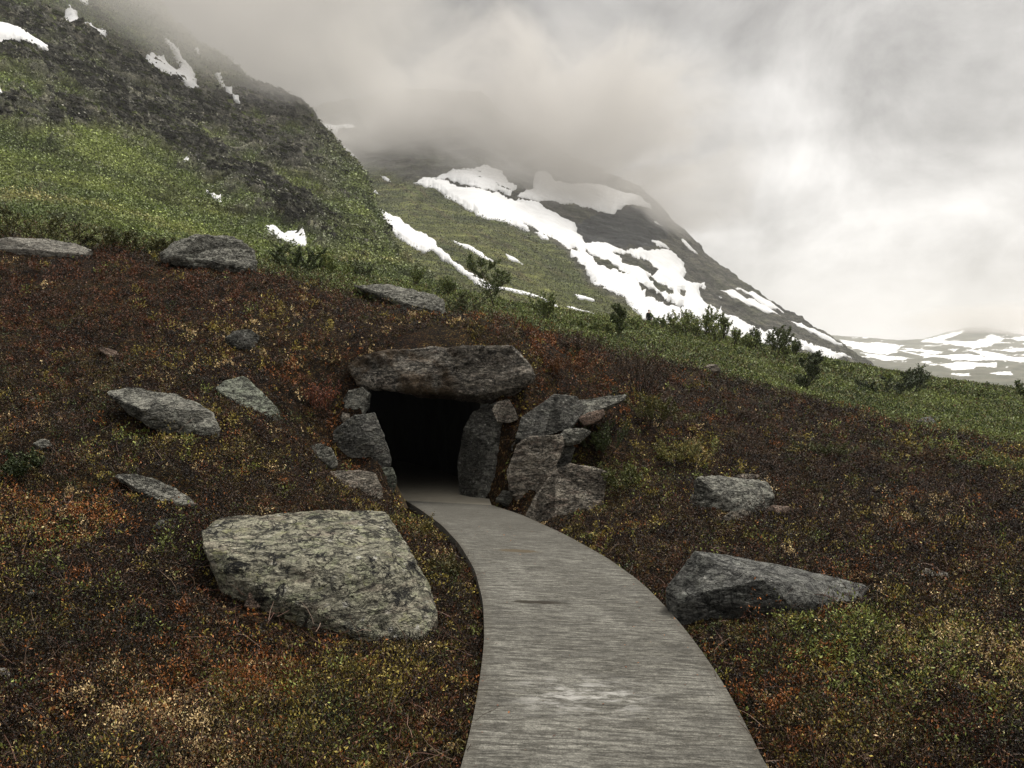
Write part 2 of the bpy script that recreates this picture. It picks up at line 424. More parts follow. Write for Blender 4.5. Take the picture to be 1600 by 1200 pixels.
tun = empty("tunnel", (AX0[0], AX0[1], 0.0))
tag(tun, "dark rock-lined tunnel passage opening under the big lintel stone", "tunnel")
prof = [(-1.00,-0.1),(-0.98,0.4),(-0.96,0.9),(-0.94,1.4),(-0.90,1.72),(-0.75,1.86),(-0.3,1.90),(0.2,1.90),(0.6,1.86),(0.80,1.70),(0.86,1.4),(0.88,0.9),(0.90,0.4),(0.92,-0.1)]
pf = np.array(prof); pf = np.stack([np.interp(np.linspace(0, 13, 80), np.arange(14), pf[:, k]) for k in (0, 1)], 1)
nl = 70; ss_ = np.linspace(0.25, 9.0, nl)
side = np.array([AXD[1], -AXD[0]])
curve = -0.06 * ss_ ** 2 * 0.6
Pt = AX0[None] + AXD[None] * ss_[:, None] + side[None] * curve[:, None]
TV = xyz(Pt[:, None, 0] + side[0] * pf[None, :, 0], Pt[:, None, 1] + side[1] * pf[None, :, 0], pf[None, :, 1] + 0 * Pt[:, :1])
nz = fbm(TV * 1.5, 4)[..., None]; cen_t = xyz(Pt[:, None, 0], Pt[:, None, 1], np.full((nl, 1), 0.9))
TV = TV + (TV - cen_t) * nz * 0.10 * np.array([1, 1, 1.0])
endc = TV[-1].mean(0)
Vt = np.concatenate([TV.reshape(-1, 3), endc[None]]); last = (nl - 1) * 80
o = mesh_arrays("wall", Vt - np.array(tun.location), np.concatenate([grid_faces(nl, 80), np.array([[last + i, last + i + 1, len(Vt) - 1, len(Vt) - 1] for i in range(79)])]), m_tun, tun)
bm = bmesh.new(); bm.from_mesh(o.data); bmesh.ops.dissolve_degenerate(bm, edges=bm.edges, dist=1e-6); bm.to_mesh(o.data); bm.free()
e0 = np.array([LE[-1], RE[-1]])
fl = [np.stack([e0[0], e0[1]])] + [np.stack([AX0 + AXD * s + side * (cv - 1.05), AX0 + AXD * s + side * (cv + 0.98)]) for s, cv in zip(ss_[2::6], curve[2::6])]
fl = np.array(fl)
FV = xyz(fl[..., 0], fl[..., 1], np.full(fl.shape[:2], 0.026))
mesh_arrays("floor", FV.reshape(-1, 3) - np.array(tun.location), grid_faces(len(fl), 2), m_tfl, tun, smooth=False)

# ------------------------------------------------------------------ rock material
def rock_mat(name, dark, light, lichen=(.34, .35, .29), lich_amt=0.5, pink=0.0, yellow=0.0, black=0.3, moss=0.0, scale=1.0, white=0.2):
    m, nt = new_mat(name)
    t0 = nt.new('ShaderNodeTexCoord').outputs['Object']
    oi = nt.new('ShaderNodeObjectInfo')
    tcr = nt.vmath('ADD', t0, nt.vmath('SCALE', (7.1, 3.3, 5.7), scale=nt.math('MULTIPLY', oi.outputs['Random'], 9.0)))
    mp = nt.new('ShaderNodeMapping'); nt.l.new(tcr, mp.inputs[0]); mp.inputs['Rotation'].default_value = (0.5, 0.35, 0.2); mp.inputs['Scale'].default_value = (1.0, 1.0, 3.4)
    lay = mp.outputs[0]
    n1 = nt.noise(tcr, 2.3 * scale, 8, 0.66, 0.3)
    n2 = nt.noise(lay, 5.0 * scale, 8, 0.70, 0.6)
    n3 = nt.noise(tcr, 26 * scale, 5, 0.75)
    c = nt.mix(nt.ss(n2, 0.41, 0.59), dark, light)
    c = nt.mix(nt.ss(n1, 0.40, 0.62, 0.0, 0.55), c, tuple(x * 0.8 for x in light))
    if pink: c = nt.mix(nt.ss(nt.noise(lay, 1.7 * scale, 6, .65, .8), 0.50, 0.64, 0.0, pink), c, (.25, .185, .145))
    ln = nt.noise(tcr, 4.2 * scale, 9, 0.74, 0.5)
    c = nt.mix(nt.ss(ln, 0.50, 0.62, 0.0, lich_amt), c, lichen)
    v1 = nt.math('ADD', nt.voro(tcr, 5.5 * scale), nt.math('MULTIPLY', nt.math('SUBTRACT', n3, 0.5), 0.8))
    if white: c = nt.mix(nt.math('MULTIPLY', nt.ss(v1, 0.12, 0.26, white, 0.0), nt.ss(n1, .42, .6)), c, (.55, .53, .47))
    if yellow: c = nt.mix(nt.ss(nt.noise(tcr, 3.1 * scale, 7, .72, .5), 0.56, 0.66, 0.0, yellow), c, (.26, .27, .075))
    bn = nt.noise(nt.vmath('ADD', tcr, (2.2, 9.1, 4.4)), 3.6 * scale, 9, 0.76, 0.5)
    c = nt.mix(nt.ss(bn, 0.55, 0.59, 0.0, black), c, (.012, .012, .010))
    # thin dark cracks along the layering
    cr = nt.math('ABSOLUTE', nt.math('SUBTRACT', nt.noise(lay, 1.6 * scale, 5, 0.6, 0.8), 0.5))
    cr2 = nt.math('ABSOLUTE', nt.math('SUBTRACT', nt.noise(nt.vmath('ADD', tcr, (5., 2., 8.)), 2.4 * scale, 6, 0.62, 1.0), 0.5))
    crk = nt.math('MAXIMUM', nt.ss(cr, 0.0, 0.024, 1.0, 0.0), nt.ss(cr2, 0.0, 0.013, 0.8, 0.0))
    c = nt.mix(nt.math('MULTIPLY', crk, 0.88), c, (.012, .012, .010))
    if moss:
        mn = nt.math('ADD', nt.noise(t0, 1.1, 5, .6, .4), 0.0)
        sx_ = nt.new('ShaderNodeSeparateXYZ'); nt.l.new(t0, sx_.inputs[0])
        c = nt.mix(nt.math('MULTIPLY', nt.math('MULTIPLY', nt.ss(mn, 0.40, 0.52), nt.ss(sx_.outputs[0], 0.1, 0.35, 1.0, 0.12)), moss), c, nt.mix(n3, (.022, .014, .006), (.085, .050, .020)))
    c = nt.mix(1.0, c, nt.ramp(n3, [(0.30, (.35,)*3), (0.5, (1.0,)*3), (0.70, (1.75,)*3)]), 'MULTIPLY')
    h = nt.math('ADD', nt.math('MULTIPLY', n2, 0.9), nt.math('MULTIPLY', n3, 0.35))
    h = nt.math('SUBTRACT', h, nt.math('MULTIPLY', crk, 0.9))
    h = nt.math('ADD', h, nt.math('MULTIPLY', ln, 0.4))
    finish(nt, c, 0.88, nt.bump(h, 1.0, 0.11 / scale), 0.25)
    return m
MR = {
 'big':   rock_mat("lichened gneiss", (.075, .073, .052), (.31, .292, .215), (.27, .285, .17), 0.55, 0.35, 0.3, 1.0, 0.0, 1.7, 0.9),
 'grey':  rock_mat("grey gneiss", (.070, .068, .057), (.265, .255, .212), (.31, .315, .26), 0.55, 0.0, 0.06, 0.5, 0.0, 2.3, 0.5),
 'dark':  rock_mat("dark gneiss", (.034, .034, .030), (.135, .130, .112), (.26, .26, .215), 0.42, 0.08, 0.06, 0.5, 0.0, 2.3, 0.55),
 'wedge': rock_mat("pale topped gneiss", (.036, .036, .033), (.145, .143, .128), (.25, .255, .22), 0.5, 0.0, 0.05, 0.5, 0.0, 2.3, 0.6),
 'green': rock_mat("pale green lichened rock", (.10, .105, .080), (.24, .25, .195), (.30, .33, .24), 0.7, 0.0, 0.1, 0.5, 0.0, 2.0, 0.4),
 'lint':  rock_mat("mossy lintel rock", (.034, .032, .027), (.225, .20, .162), (.38, .34, .27), 0.5, 0.25, 0.04, 0.85, 0.85, 2.0, 0.5),
 'pink':  rock_mat("pinkish gneiss", (.065, .056, .044), (.27, .235, .185), (.38, .34, .265), 0.55, 0.6, 0.05, 0.5, 0.0, 2.3, 0.5),
 'red':   rock_mat("reddish stone", (.10, .065, .045), (.22, .15, .11), (.28, .24, .19), 0.3, 0.6, 0.0, 0.4, 0.0, 3.0, 0.3),
 'pale':  rock_mat("pale stone", (.13, .12, .10), (.33, .31, .26), (.38, .37, .32), 0.5, 0.2, 0.0, 0.3, 0.0, 3.0, 0.5),
}

ROCKS = []
def unit3(v): return v / np.linalg.norm(v)
def rock(label, pts, d0=None, thick=0.5, mat='grey', amp=0.05, sink=0.12, name='boulder', cat='boulder', group=None, fine=34, strata=0.5, smooth=1, chips=4):
    """pts: (px, py, dd) corner points; a hull is grown through them, subdivided and weathered"""
    P = np.array([(p[0], p[1], p[2] if len(p) > 2 else 0.0) for p in pts], float)
    if group: P[:, :2] = P[:, :2].mean(0) + (P[:, :2] - P[:, :2].mean(0)) * (1.0 if mat == 'lint' else 1.06)
    auto = d0 is None
    if d0 is None:
        i = int(np.argmax(P[:, 1])); d0 = dg(P[i, 0], P[i, 1]) - P[i, 2]
    c = P[:, :2].mean(0)
    if auto and d0 > 14: P[:, 1] -= 3; d0 -= .3
    if name == 'stone': P[:, 1] -= 3; d0 -= .04
    fr = unproj(P[:, 0], P[:, 1], d0 + P[:, 2])
    ROCKS.append((fr[:, 0].mean(), fr[:, 1].mean() + thick * .15, np.ptp(fr[:, 0]) / 2, (np.ptp(fr[:, 1]) + thick) / 2))
    bk = unproj(c[0] + (P[:, 0] - c[0]) * .86, c[1] + (P[:, 1] - c[1]) * .80 + 1, d0 + P[:, 2].max() * .5 + P[:, 2] * .5 + thick)
    low = fr[P[:, 1] > np.percentile(P[:, 1], 45)].copy(); low[:, 2] -= sink; low[:, 1] += 0.04
    allp = np.concatenate([fr, bk, low])
    bm = bmesh.new()
    for p in allp: bm.verts.new(p)
    r = bmesh.ops.convex_hull(bm, input=list(bm.verts))
    dead = [v for v in bm.verts if not v.link_faces]
    bmesh.ops.delete(bm, geom=dead, context='VERTS')
    ctr = allp.mean(0); rr_ = np.random.default_rng(len(label) * 7 + int(abs(pts[0][0])))
    for _ in range(chips):
        nv = unit3(rr_.normal(size=3) + np.array([0, -.5, .35])); co = np.array([v.co for v in bm.verts]); sup = ((co - ctr) @ nv).max()
        pc = ctr + nv * sup * rr_.uniform(.93, .99)
        bmesh.ops.bisect_plane(bm, geom=bm.verts[:] + bm.edges[:] + bm.faces[:], plane_co=pc, plane_no=nv, clear_outer=True)
        r = bmesh.ops.convex_hull(bm, input=list(bm.verts))
    dead = [v for v in bm.verts if not v.link_faces]
    if dead: bmesh.ops.delete(bm, geom=dead, context='VERTS')
    size = max(np.ptp(allp[:, 0]), np.ptp(allp[:, 2]), np.ptp(allp[:, 1]) * .7)
    L = size / fine
    for _ in range(9):
        bmesh.ops.triangulate(bm, faces=bm.faces)
        le = [e for e in bm.edges if e.calc_length() > L]
        if not le or len(bm.verts) > 26000: break
        bmesh.ops.subdivide_edges(bm, edges=le, cuts=1)
    bmesh.ops.triangulate(bm, faces=bm.faces)
    for _ in range(smooth): bmesh.ops.smooth_vert(bm, verts=bm.verts, factor=0.5, use_axis_x=True, use_axis_y=True, use_axis_z=True)
    bm.normal_update(); bm.verts.ensure_lookup_table()
    V = np.array([v.co for v in bm.verts]); N = np.array([v.normal for v in bm.verts])
    off = rng.uniform(0, 40, 3)
    f = 1.0 / max(size, 0.15)
    dsp = fbm(V * f * 2.2 + off, 3) * amp * size * 0.9
    tilt = V @ np.array([[1, 0, 0.25], [0, 1, 0.2], [-0.3, -0.2, 1]]).T
    dsp += strata * amp * size * fbm(tilt * np.array([2.0, 2.0, 9.0]) * f + off + 9, 4)
    dsp += amp * size * 0.5 * fbm(V * f * 8 + off, 4, 0.62, True) + amp * size * .16 * fbm(V * f * 24 + off, 3, .6, True)
    V = V + N * dsp[:, None]
    org = np.array([V[:, 0].mean(), V[:, 1].mean(), V[:, 2].min()])
    for v, p in zip(bm.verts, V): v.co = p - org
    me = bpy.data.meshes.new(name); bm.to_mesh(me); bm.free()
    me.polygons.foreach_set('use_smooth', np.zeros(len(me.polygons), bool))
    me.materials.append(MR[mat])
    o = bpy.data.objects.new(name, me); COL.objects.link(o); o.location = org
    tag(o, label, cat, group)
    return o

# --- free boulders on the heath
rock("largest boulder, a broad flat-topped slab covered in lichen left of the path",
     [(316,832,.95),(322,862,.55),(345,812,1.35),(430,806,1.5),(602,800,1.6),(618,818,1.45),(640,868,1.1),(668,915,.75),(682,958,.3),(662,998,.02),(636,1004,-.02),(560,988,.02),(440,955,.2),(374,905,.38),(350,872,.58),(440,938,.24),(548,905,.30),(606,876,.46),(650,880,.62)], None, 0.35, 'big', 0.024, 0.42, fine=90, strata=0.9)
rock("long wedge-shaped grey boulder with a pale top face right of the path",
     [(1044,920,.02),(1085,863,.30),(1100,866,.8),(1180,879,.85),(1270,895,.75),(1350,919,.25),(1340,944,-.02),(1244,942,-.16),(1192,906,-.10),(1122,880,.08),(1058,936,-.12),(1150,950,-.14),(1240,952,-.18)], 6.2, 0.3, 'wedge', 0.018, 0.3, fine=70, chips=2)
rock("squat two-humped grey boulder on the right slope above the wedge-shaped one",
     [(1076,796,.1),(1090,748,.2),(1120,747,.4),(1160,757,.35),(1196,756,.3),(1208,774,.1),(1196,794,0),(1168,800,-.1),(1130,800,-.05),(1118,770,0)], None, 0.5, 'grey', 0.05, 0.15, fine=44)
rock("small pale pink stone lying against the two-humped boulder",
     [(1127,815,0),(1142,803,.05),(1163,799,.08),(1169,806,.05),(1160,816,0)], None, 0.15, 'pink', 0.05, 0.05, 'stone', 'stone')
rock("low pinkish stone half buried right of the two-humped boulder",
     [(1197,800,.1),(1208,793,.12),(1232,796,.12),(1240,803,.08),(1215,806,0)], None, 0.2, 'red', 0.05, 0.06, 'stone', 'stone')
rock("thin pinkish stone just above the two-humped boulder",
     [(1148,747,.1),(1160,744,.12),(1184,745,.12),(1188,749,.08),(1165,751,0)], None, 0.2, 'pink', 0.04, 0.06, 'stone', 'stone')
rock("long rounded grey boulder with a dark underside on the left slope",
     [(168,613,.3),(200,608,.45),(262,616,.45),(310,632,.35),(332,645,.2),(340,672,.05),(335,690,0),(322,690,0),(300,668,-.05),(220,640,0),(180,622,.1)], None, 0.45, 'grey', 0.04, 0.15, fine=56)
rock("pale green lichened boulder tilted beside the long rounded one",
     [(338,606,.1),(352,595,.2),(381,588,.35),(400,603,.3),(436,642,.1),(430,656,0),(400,648,-.05),(360,624,-.02)], None, 0.4, 'green', 0.035, 0.12, fine=44)
rock("low flat pale rock with a dark hollow underneath, left slope",
     [(180,744,.2),(205,741,.35),(250,754,.35),(285,770,.25),(312,792,.05),(300,796,0),(255,784,-.05),(215,764,0)], None, 0.35, 'grey', 0.04, 0.1, fine=48)
rock("small pointed stone between the low flat rock and the largest boulder",
     [(238,828,0),(250,815,.05),(262,813,.08),(265,824,.05),(258,833,0)], None, 0.14, 'grey', 0.05, 0.05, 'stone', 'stone')
rock("reddish brown stone alone high on the left slope",
     [(153,548,.1),(160,546,.15),(182,552,.15),(190,562,.05),(175,563,0)], None, 0.2, 'red', 0.04, 0.06, 'stone', 'stone')
rock("flat pale rock ledge on the crest at the left edge",
     [(-20,384,.2),(10,376,.5),(70,377,.8),(120,384,.7),(142,394,.2),(130,400,0),(60,394,-.05),(0,392,0)], None, 0.6, 'pale', 0.02, 0.15, fine=60)
rock("rugged weathered crest boulder in front of the green bushes",
     [(252,398,.2),(268,384,.5),(318,372,.8),(360,377,.8),(398,392,.5),(400,412,.15),(392,421,0),(330,412,-.05),(275,405,0)], None, 0.9, 'grey', 0.05, 0.15, fine=60, strata=1.0)
rock("long thin rock slab jutting from the crest above the tunnel",
     [(545,447,.3),(575,449,.5),(625,454,.6),(672,464,.5),(692,472,.25),(694,488,.05),(680,489,0),(635,478,-.05),(590,461,0)], None, 0.8, 'grey', 0.04, 0.15, fine=60, strata=1.0)
rock("half buried rock among pale lichen above the largest group of heath rocks",
     [(352,528,0),(366,517,.15),(392,515,.2),(405,525,.15),(396,540,.02),(370,544,0)], None, 0.3, 'dark', 0.06, 0.1)
rock("low rounded rock at the edge of the green slope", [(1098,579,0),(1108,572,.2),(1120,573,.2),(1126,581,.1),(1112,584,0)], None, 0.4, 'pink', 0.05, 0.1)
rock("dark flat rock where brown heath meets the green slope at right", [(1430,663,.1),(1440,656,.4),(1455,655,.5),(1462,662,.3),(1450,667,0)], None, 0.6, 'dark', 0.04, 0.1)
rock("pale flat stone in the brown heath near the right edge", [(1436,902,0),(1446,891,.06),(1460,896,.06),(1464,903,.0)], None, 0.14, 'pale', 0.05, 0.04, 'stone', 'stone')
rock("smaller pale flat stone touching its neighbour near the right edge", [(1462,903,.02),(1470,895,.06),(1480,899,.06),(1482,905,.0)], None, 0.12, 'pale', 0.05, 0.04, 'stone', 'stone')
rock("yellowish rounded stone cut by the left edge of the photo", [(-14,1060,0),(-8,1048,.05),(8,1047,.06),(15,1055,.04),(12,1064,0)], None, 0.1, 'pale', 0.04, 0.03, 'stone', 'stone')
rock("little grey stone beside the yellowish rounded one", [(16,1071,0),(20,1064,.03),(27,1064,.03),(29,1070,0)], None, 0.06, 'grey', 0.04, 0.03, 'stone', 'stone')
rock("thin grey stone in dark heath at the lower left", [(40,930,0),(48,924,.05),(62,926,.05),(68,932,.02),(55,935,0)], None, 0.1, 'grey', 0.04, 0.03, 'stone', 'stone')
rock("reddish stone tucked under the largest boulder", [(382,950,0),(390,930,.05),(410,938,.06),(412,948,.03),(398,955,0)], None, 0.1, 'red', 0.05, 0.04, 'stone', 'stone')
rock("grey stone on the left slope below the reddish brown one", [(52,696,0),(62,690,.08),(76,691,.08),(82,699,.04),(66,703,0)], None, 0.15, 'grey', 0.05, 0.04, 'stone', 'stone')
rock("pale chip of rock high on the far left slope", [(46,629,0),(52,625,.06),(62,626,.06),(66,630,0)], None, 0.12, 'pale', 0.05, 0.04, 'stone', 'stone')

# --- the tunnel mouth
G = "rocks framing the tunnel mouth"
rock("huge flat lintel stone roofing the tunnel mouth",
     [(546,574,.25),(556,560,.3),(590,555,.3),(640,549,.3),(700,544,.28),(796,541,.25),(812,552,.2),(824,572,.05),(829,590,-.02),(806,604,-.08),(772,612,-.14),(745,616,-.16),(700,609,-.16),(650,606,-.12),(600,606,-.02),(560,598,.12),(780,626,.15),(745,626,.2)], 12.62, 0.75, 'lint', 0.032, 0.0, group=G, fine=90, strata=0.9)
rock("streaky grey stone wedged just under the lintel on the left side of the mouth",
     [(533,634,.1),(545,611,.15),(566,607,.15),(576,616,.1),(576,634,.05),(566,648,0),(552,652,-.02),(538,650,0)], 12.5, 0.5, 'grey', 0.05, 0.0, group=G, fine=44)
rock("small pinkish stone under the streaky grey stone", [(533,656,0),(536,648,.05),(545,650,.06),(546,660,.02),(538,664,0)], 12.1, 0.25, 'pink', 0.05, 0.02, 'stone', 'stone', G)
rock("big dark square block forming the middle of the left jamb",
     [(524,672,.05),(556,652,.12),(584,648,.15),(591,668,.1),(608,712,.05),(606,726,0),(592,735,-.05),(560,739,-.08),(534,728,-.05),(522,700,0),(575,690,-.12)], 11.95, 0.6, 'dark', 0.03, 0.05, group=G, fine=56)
rock("pale pink-stained wedge at the foot of the left jamb",
     [(506,742,.05),(530,738,.15),(560,736,.2),(584,742,.2),(594,762,.1),(594,780,.02),(580,790,-.05),(545,772,-.02),(520,758,0)], 10.9, 0.5, 'pink', 0.035, 0.1, group=G, fine=52)
rock("pale grey corner stone beside the path at the left foot of the mouth",
     [(584,740,.1),(598,732,.15),(612,733,.15),(617,745,.1),(612,765,.05),(604,788,0),(592,784,-.02)], 11.6, 0.4, 'green', 0.035, 0.1, group=G, fine=44)
rock("small rounded stone left of the dark square block",
     [(480,700,.1),(498,694,.15),(515,700,.12),(524,716,.05),(518,728,0),(500,716,-.03)], 11.2, 0.3, 'grey', 0.05, 0.1, group=G)
rock("tall dark upright slab forming the right jamb",
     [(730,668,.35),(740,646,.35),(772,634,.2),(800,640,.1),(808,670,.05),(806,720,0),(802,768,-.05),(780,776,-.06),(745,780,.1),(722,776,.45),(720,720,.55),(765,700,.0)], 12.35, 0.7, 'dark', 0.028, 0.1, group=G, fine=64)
rock("pink stone perched on top of the right jamb",
     [(770,640,.05),(776,630,.1),(795,626,.12),(803,640,.08),(808,655,.02),(794,660,-.05),(778,658,-.05)], 12.3, 0.4, 'pink', 0.04, 0.0, group=G)
rock("smooth dark grey boulder capping the stones right of the mouth",
     [(810,682,.05),(818,652,.15),(866,619,.35),(898,622,.4),(912,640,.3),(892,668,.05),(850,680,-.02),(825,687,-.02)], 12.0, 0.6, 'dark', 0.025, 0.0, group=G, fine=56)
rock("flat grey ledge behind the dark grey boulder",
     [(896,640,.1),(905,626,.25),(950,621,.35),(976,618,.35),(974,624,.2),(940,638,.05),(910,650,0)], 12.6, 0.6, 'grey', 0.03, 0.05, group=G, fine=44)
rock("reddish brick-like stone resting on the right slope of the mouth",
     [(906,656,.05),(920,648,.12),(942,643,.14),(945,650,.08),(935,660,.02),(914,667,0)], 12.1, 0.25, 'red', 0.03, 0.02, 'stone', 'stone', G)
rock("small pale stone below the reddish brick-like one",
     [(877,682,.02),(884,673,.08),(910,673,.1),(922,678,.08),(905,690,0),(886,694,-.02)], 11.95, 0.35, 'grey', 0.04, 0.05, 'stone', 'stone', G)
rock("dark shadowed stone behind the pale small one",
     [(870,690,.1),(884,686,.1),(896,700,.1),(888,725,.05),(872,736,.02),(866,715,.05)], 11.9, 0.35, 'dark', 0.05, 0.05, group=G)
rock("brown banded boulder at the middle of the right side of the mouth",
     [(796,738,.1),(810,698,.15),(828,688,.2),(874,682,.25),(880,696,.2),(862,735,.02),(846,764,-.05),(815,776,-.02),(800,764,.02)], 11.6, 0.5, 'pink', 0.045, 0.08, group=G, fine=56, strata=1.0)
rock("rounded pale boulder standing at the path edge right of the mouth",
     [(826,804,.02),(842,775,.08),(868,738,.25),(892,728,.35),(925,733,.35),(944,742,.3),(938,782,.08),(915,808,0),(868,812,-.08),(840,812,-.04)], 10.75, 0.6, 'pink', 0.035, 0.12, group=G, fine=60)
rock("small dark filler stone wedged beside the right jamb's lower edge", [(800,700,.05),(812,686,.1),(822,700,.08),(816,722,.02),(804,728,0)], 12.1, 0.3, 'dark', 0.04, 0.05, 'stone', 'stone', G)
rock("small brown filler stone between the banded and the rounded boulder", [(838,770,.05),(850,758,.08),(862,766,.06),(858,786,.0),(842,790,0)], 11.5, 0.3, 'pink', 0.04, 0.05, 'stone', 'stone', G)
rock("small grey stone at the foot of the right jamb", [(776,782,0),(786,770,.06),(802,772,.06),(806,784,.02),(792,790,0)], 11.75, 0.2, 'grey', 0.04, 0.05, 'stone', 'stone', G)
# leaning plank at the left foot
m_wood, nt = new_mat("weathered plank")
tcg = nt.new('ShaderNodeTexCoord').outputs['Object']
finish(nt, nt.mix(nt.noise(tcg, 14, 5, .7), (.035, .024, .014), (.12, .085, .045)), 0.85, None, 0.2)
a = unproj(612, 752, 11.98); b = unproj(632, 792, 11.7)
bm = bmesh.new(); ax = Vector(b - a); sd = Vector((1, .1, .35)).normalized()
up = ax.cross(sd).normalized()
vs = [[bm.verts.new(Vector(p) + sd * sx * 0.045 + up * sy * 0.025) for sx, sy in ((-1,-1),(1,-1),(1,1),(-1,1))] for p in (a, b + (b - a) * .12)]
for k in range(4): bm.faces.new((vs[0][k], vs[0][(k+1) % 4], vs[1][(k+1) % 4], vs[1][k]))
bm.faces.new(vs[0]); bm.faces.new(vs[1]); bmesh.ops.recalc_face_normals(bm, faces=bm.faces)
bmesh.ops.bevel(bm, geom=list(bm.edges), offset=0.008, segments=2, affect='EDGES')
me = bpy.data.meshes.new("plank"); bm.to_mesh(me); bm.free(); me.materials.append(m_wood)
o = bpy.data.objects.new("plank", me); COL.objects.link(o); tag(o, "short brown plank leaning by the left foot of the tunnel mouth", "plank")

# ------------------------------------------------------------------ mountains
m_mtn, nt = new_mat("mountain heath and rock")
c = attr_col(nt); geo = nt.new('ShaderNodeNewGeometry'); pos = geo.outputs['Position']
nA = nt.noise(pos, 0.45, 8, 0.78); nB = nt.noise(pos, 0.06, 6, 0.62)
c = nt.mix(1.0, c, nt.ramp(nA, [(0.3, (.45,)*3), (0.7, (1.6,)*3)]), 'MULTIPLY')
stt = nt.noise(nt.vmath('MULTIPLY', pos, (.035, .035, .32)), 1.0, 7, 0.68, 0.5)
c = nt.mix(1.0, c, nt.ramp(stt, [(0.34, (.45,)*3), (0.5, (.95,)*3), (0.64, (1.7, 1.65, 1.5))]), 'MULTIPLY')
nC = nt.noise(pos, 1.6, 6, 0.8)
c = nt.mix(1.0, c, nt.ramp(nC, [(0.36, (.4,)*3), (0.5, (.95,)*3), (0.62, (1.7,)*3)]), 'MULTIPLY')
c = nt.mix(1.0, c, nt.ramp(nB, [(0.3, (.62,)*3), (0.7, (1.35,)*3)]), 'MULTIPLY')
finish(nt, c, 0.95, nt.bump(nt.math('ADD', nA, stt), 1.0, 2.2), 0.1)
m_snow, nt = new_mat("old snow")
pos = nt.new('ShaderNodeNewGeometry').outputs['Position']
c = nt.mix(nt.noise(pos, 0.12, 6, .6), (.48, .48, .47), (.78, .78, .78))
finish(nt, c, 0.7, nt.bump(nt.noise(pos, 0.5, 5, .6), 0.25, 0.4), 0.2)

def mountain(name, cols, ridge, base, px0, px1, nc, nr, pw, amp, freq, back=0.8, rough=None):
    """cols: px keys; ridge / base: (px, py, dist) polylines"""
    rd = np.array(ridge, float); bs_ = np.array(base, float)
    px = np.linspace(px0, px1, nc); t = np.linspace(0, 1, nr)
    ry = np.interp(px, rd[:, 0], rd[:, 1]); rdd = np.interp(px, rd[:, 0], rd[:, 2])
    by = np.interp(px, bs_[:, 0], bs_[:, 1]); bd = np.interp(px, bs_[:, 0], bs_[:, 2])
    T = t[:, None]
    PY = by + (ry - by) * T; D = bd + (rdd - bd) * T ** pw; PX = np.broadcast_to(px, PY.shape)
    V = unproj(PX, PY, D)
    # back side falls away behind the ridge
    nb = 26; tb = np.linspace(0, 1, nb)[1:, None]
    Vb = unproj(np.broadcast_to(px, (nb - 1, nc)), np.broadcast_to(ry, (nb - 1, nc)), np.broadcast_to(rdd, (nb - 1, nc)))
    run = tb * rdd[None] * back
    Vb = Vb.copy(); zr = Vb[..., 2].copy()
    Vb[..., 1] += run; Vb[..., 0] += run * ((px - CX) / FPX)[None] * .6
    Vb[..., 2] = zr - (zr + 15) * (tb ** 1.4)
    A = np.concatenate([V, Vb])
    nrm = np.cross(np.gradient(A, axis=1), np.gradient(A, axis=0)); nrm /= np.linalg.norm(nrm, axis=2, keepdims=True) + 1e-9
    nrm = np.where((nrm[..., 2:] < 0), -nrm, nrm)
    d1 = fbm(A * freq, 6, 0.55); d2 = fbm(A * freq * 1.6 + 31, 5, 0.55, True)
    w_ = np.ones(A.shape[:2]); w_[:nr] *= sstep(0, .12, T) 
    dsp = (d1 * 0.9 + d2 * 0.5) * amp * w_
    if rough is not None: 
        rr = np.ones(A.shape[:2]); rr[:nr] = rough(np.broadcast_to(PX, PY.shape), PY); dsp = dsp * rr
    A2 = A + nrm * dsp[..., None] * np.array([.6, .8, 1.0])
    return dict(V=A2, V0=A, N=nrm, PX=PX, PY=PY, nr=nr, nc=nc, d1=d1, d2=d2, D=D)

def band(px, py, pts, w_):
    """soft mask of a diagonal band following a polyline of (px,py)"""
    p = np.array(pts, float); yc = np.interp(px, p[:, 0], p[:, 1]); return np.exp(-((py - yc) / w_) ** 2)

# --- left mountain, a spur running down to the right
LMr = [(-1500,-520,500),(-600,-460,480),(-200,-370,470),(0,-240,450),(150,-105,440),(235,-8,430),(270,32,425),(310,75,415),(350,98,405),(400,130,395),(440,153,385),(468,166,375),(490,188,365),(505,208,350),(530,240,330),(560,266,310),(575,300,290),(585,335,270),(600,372,240),(625,410,205),(650,432,175),(690,462,140),(740,500,110),(800,540,100)]
LMb = [(-1500,400,70),(0,430,66),(300,462,66),(560,490,66),(700,510,80),(800,560,90)]
LM = mountain("left", None, LMr, LMb, -1100, 790, 900, 380, 1.15, 4.2, 1 / 38.0)
LMRX, LMRY = [q_[0] for q_ in LMr], [q_[1] for q_ in LMr]
nr, nc = LM['nr'], LM['nc']; PX, PY = LM['PX'], LM['PY']
V0 = LM['V0'][:nr]
p1 = fbm(V0 / 26.0, 5, .6); p2 = fbm(V0 / 7.0 + 11, 4, .6); p3 = fbm(np.stack([PX / 60, PY / 14, PX * 0 + 3], -1), 5, .6)
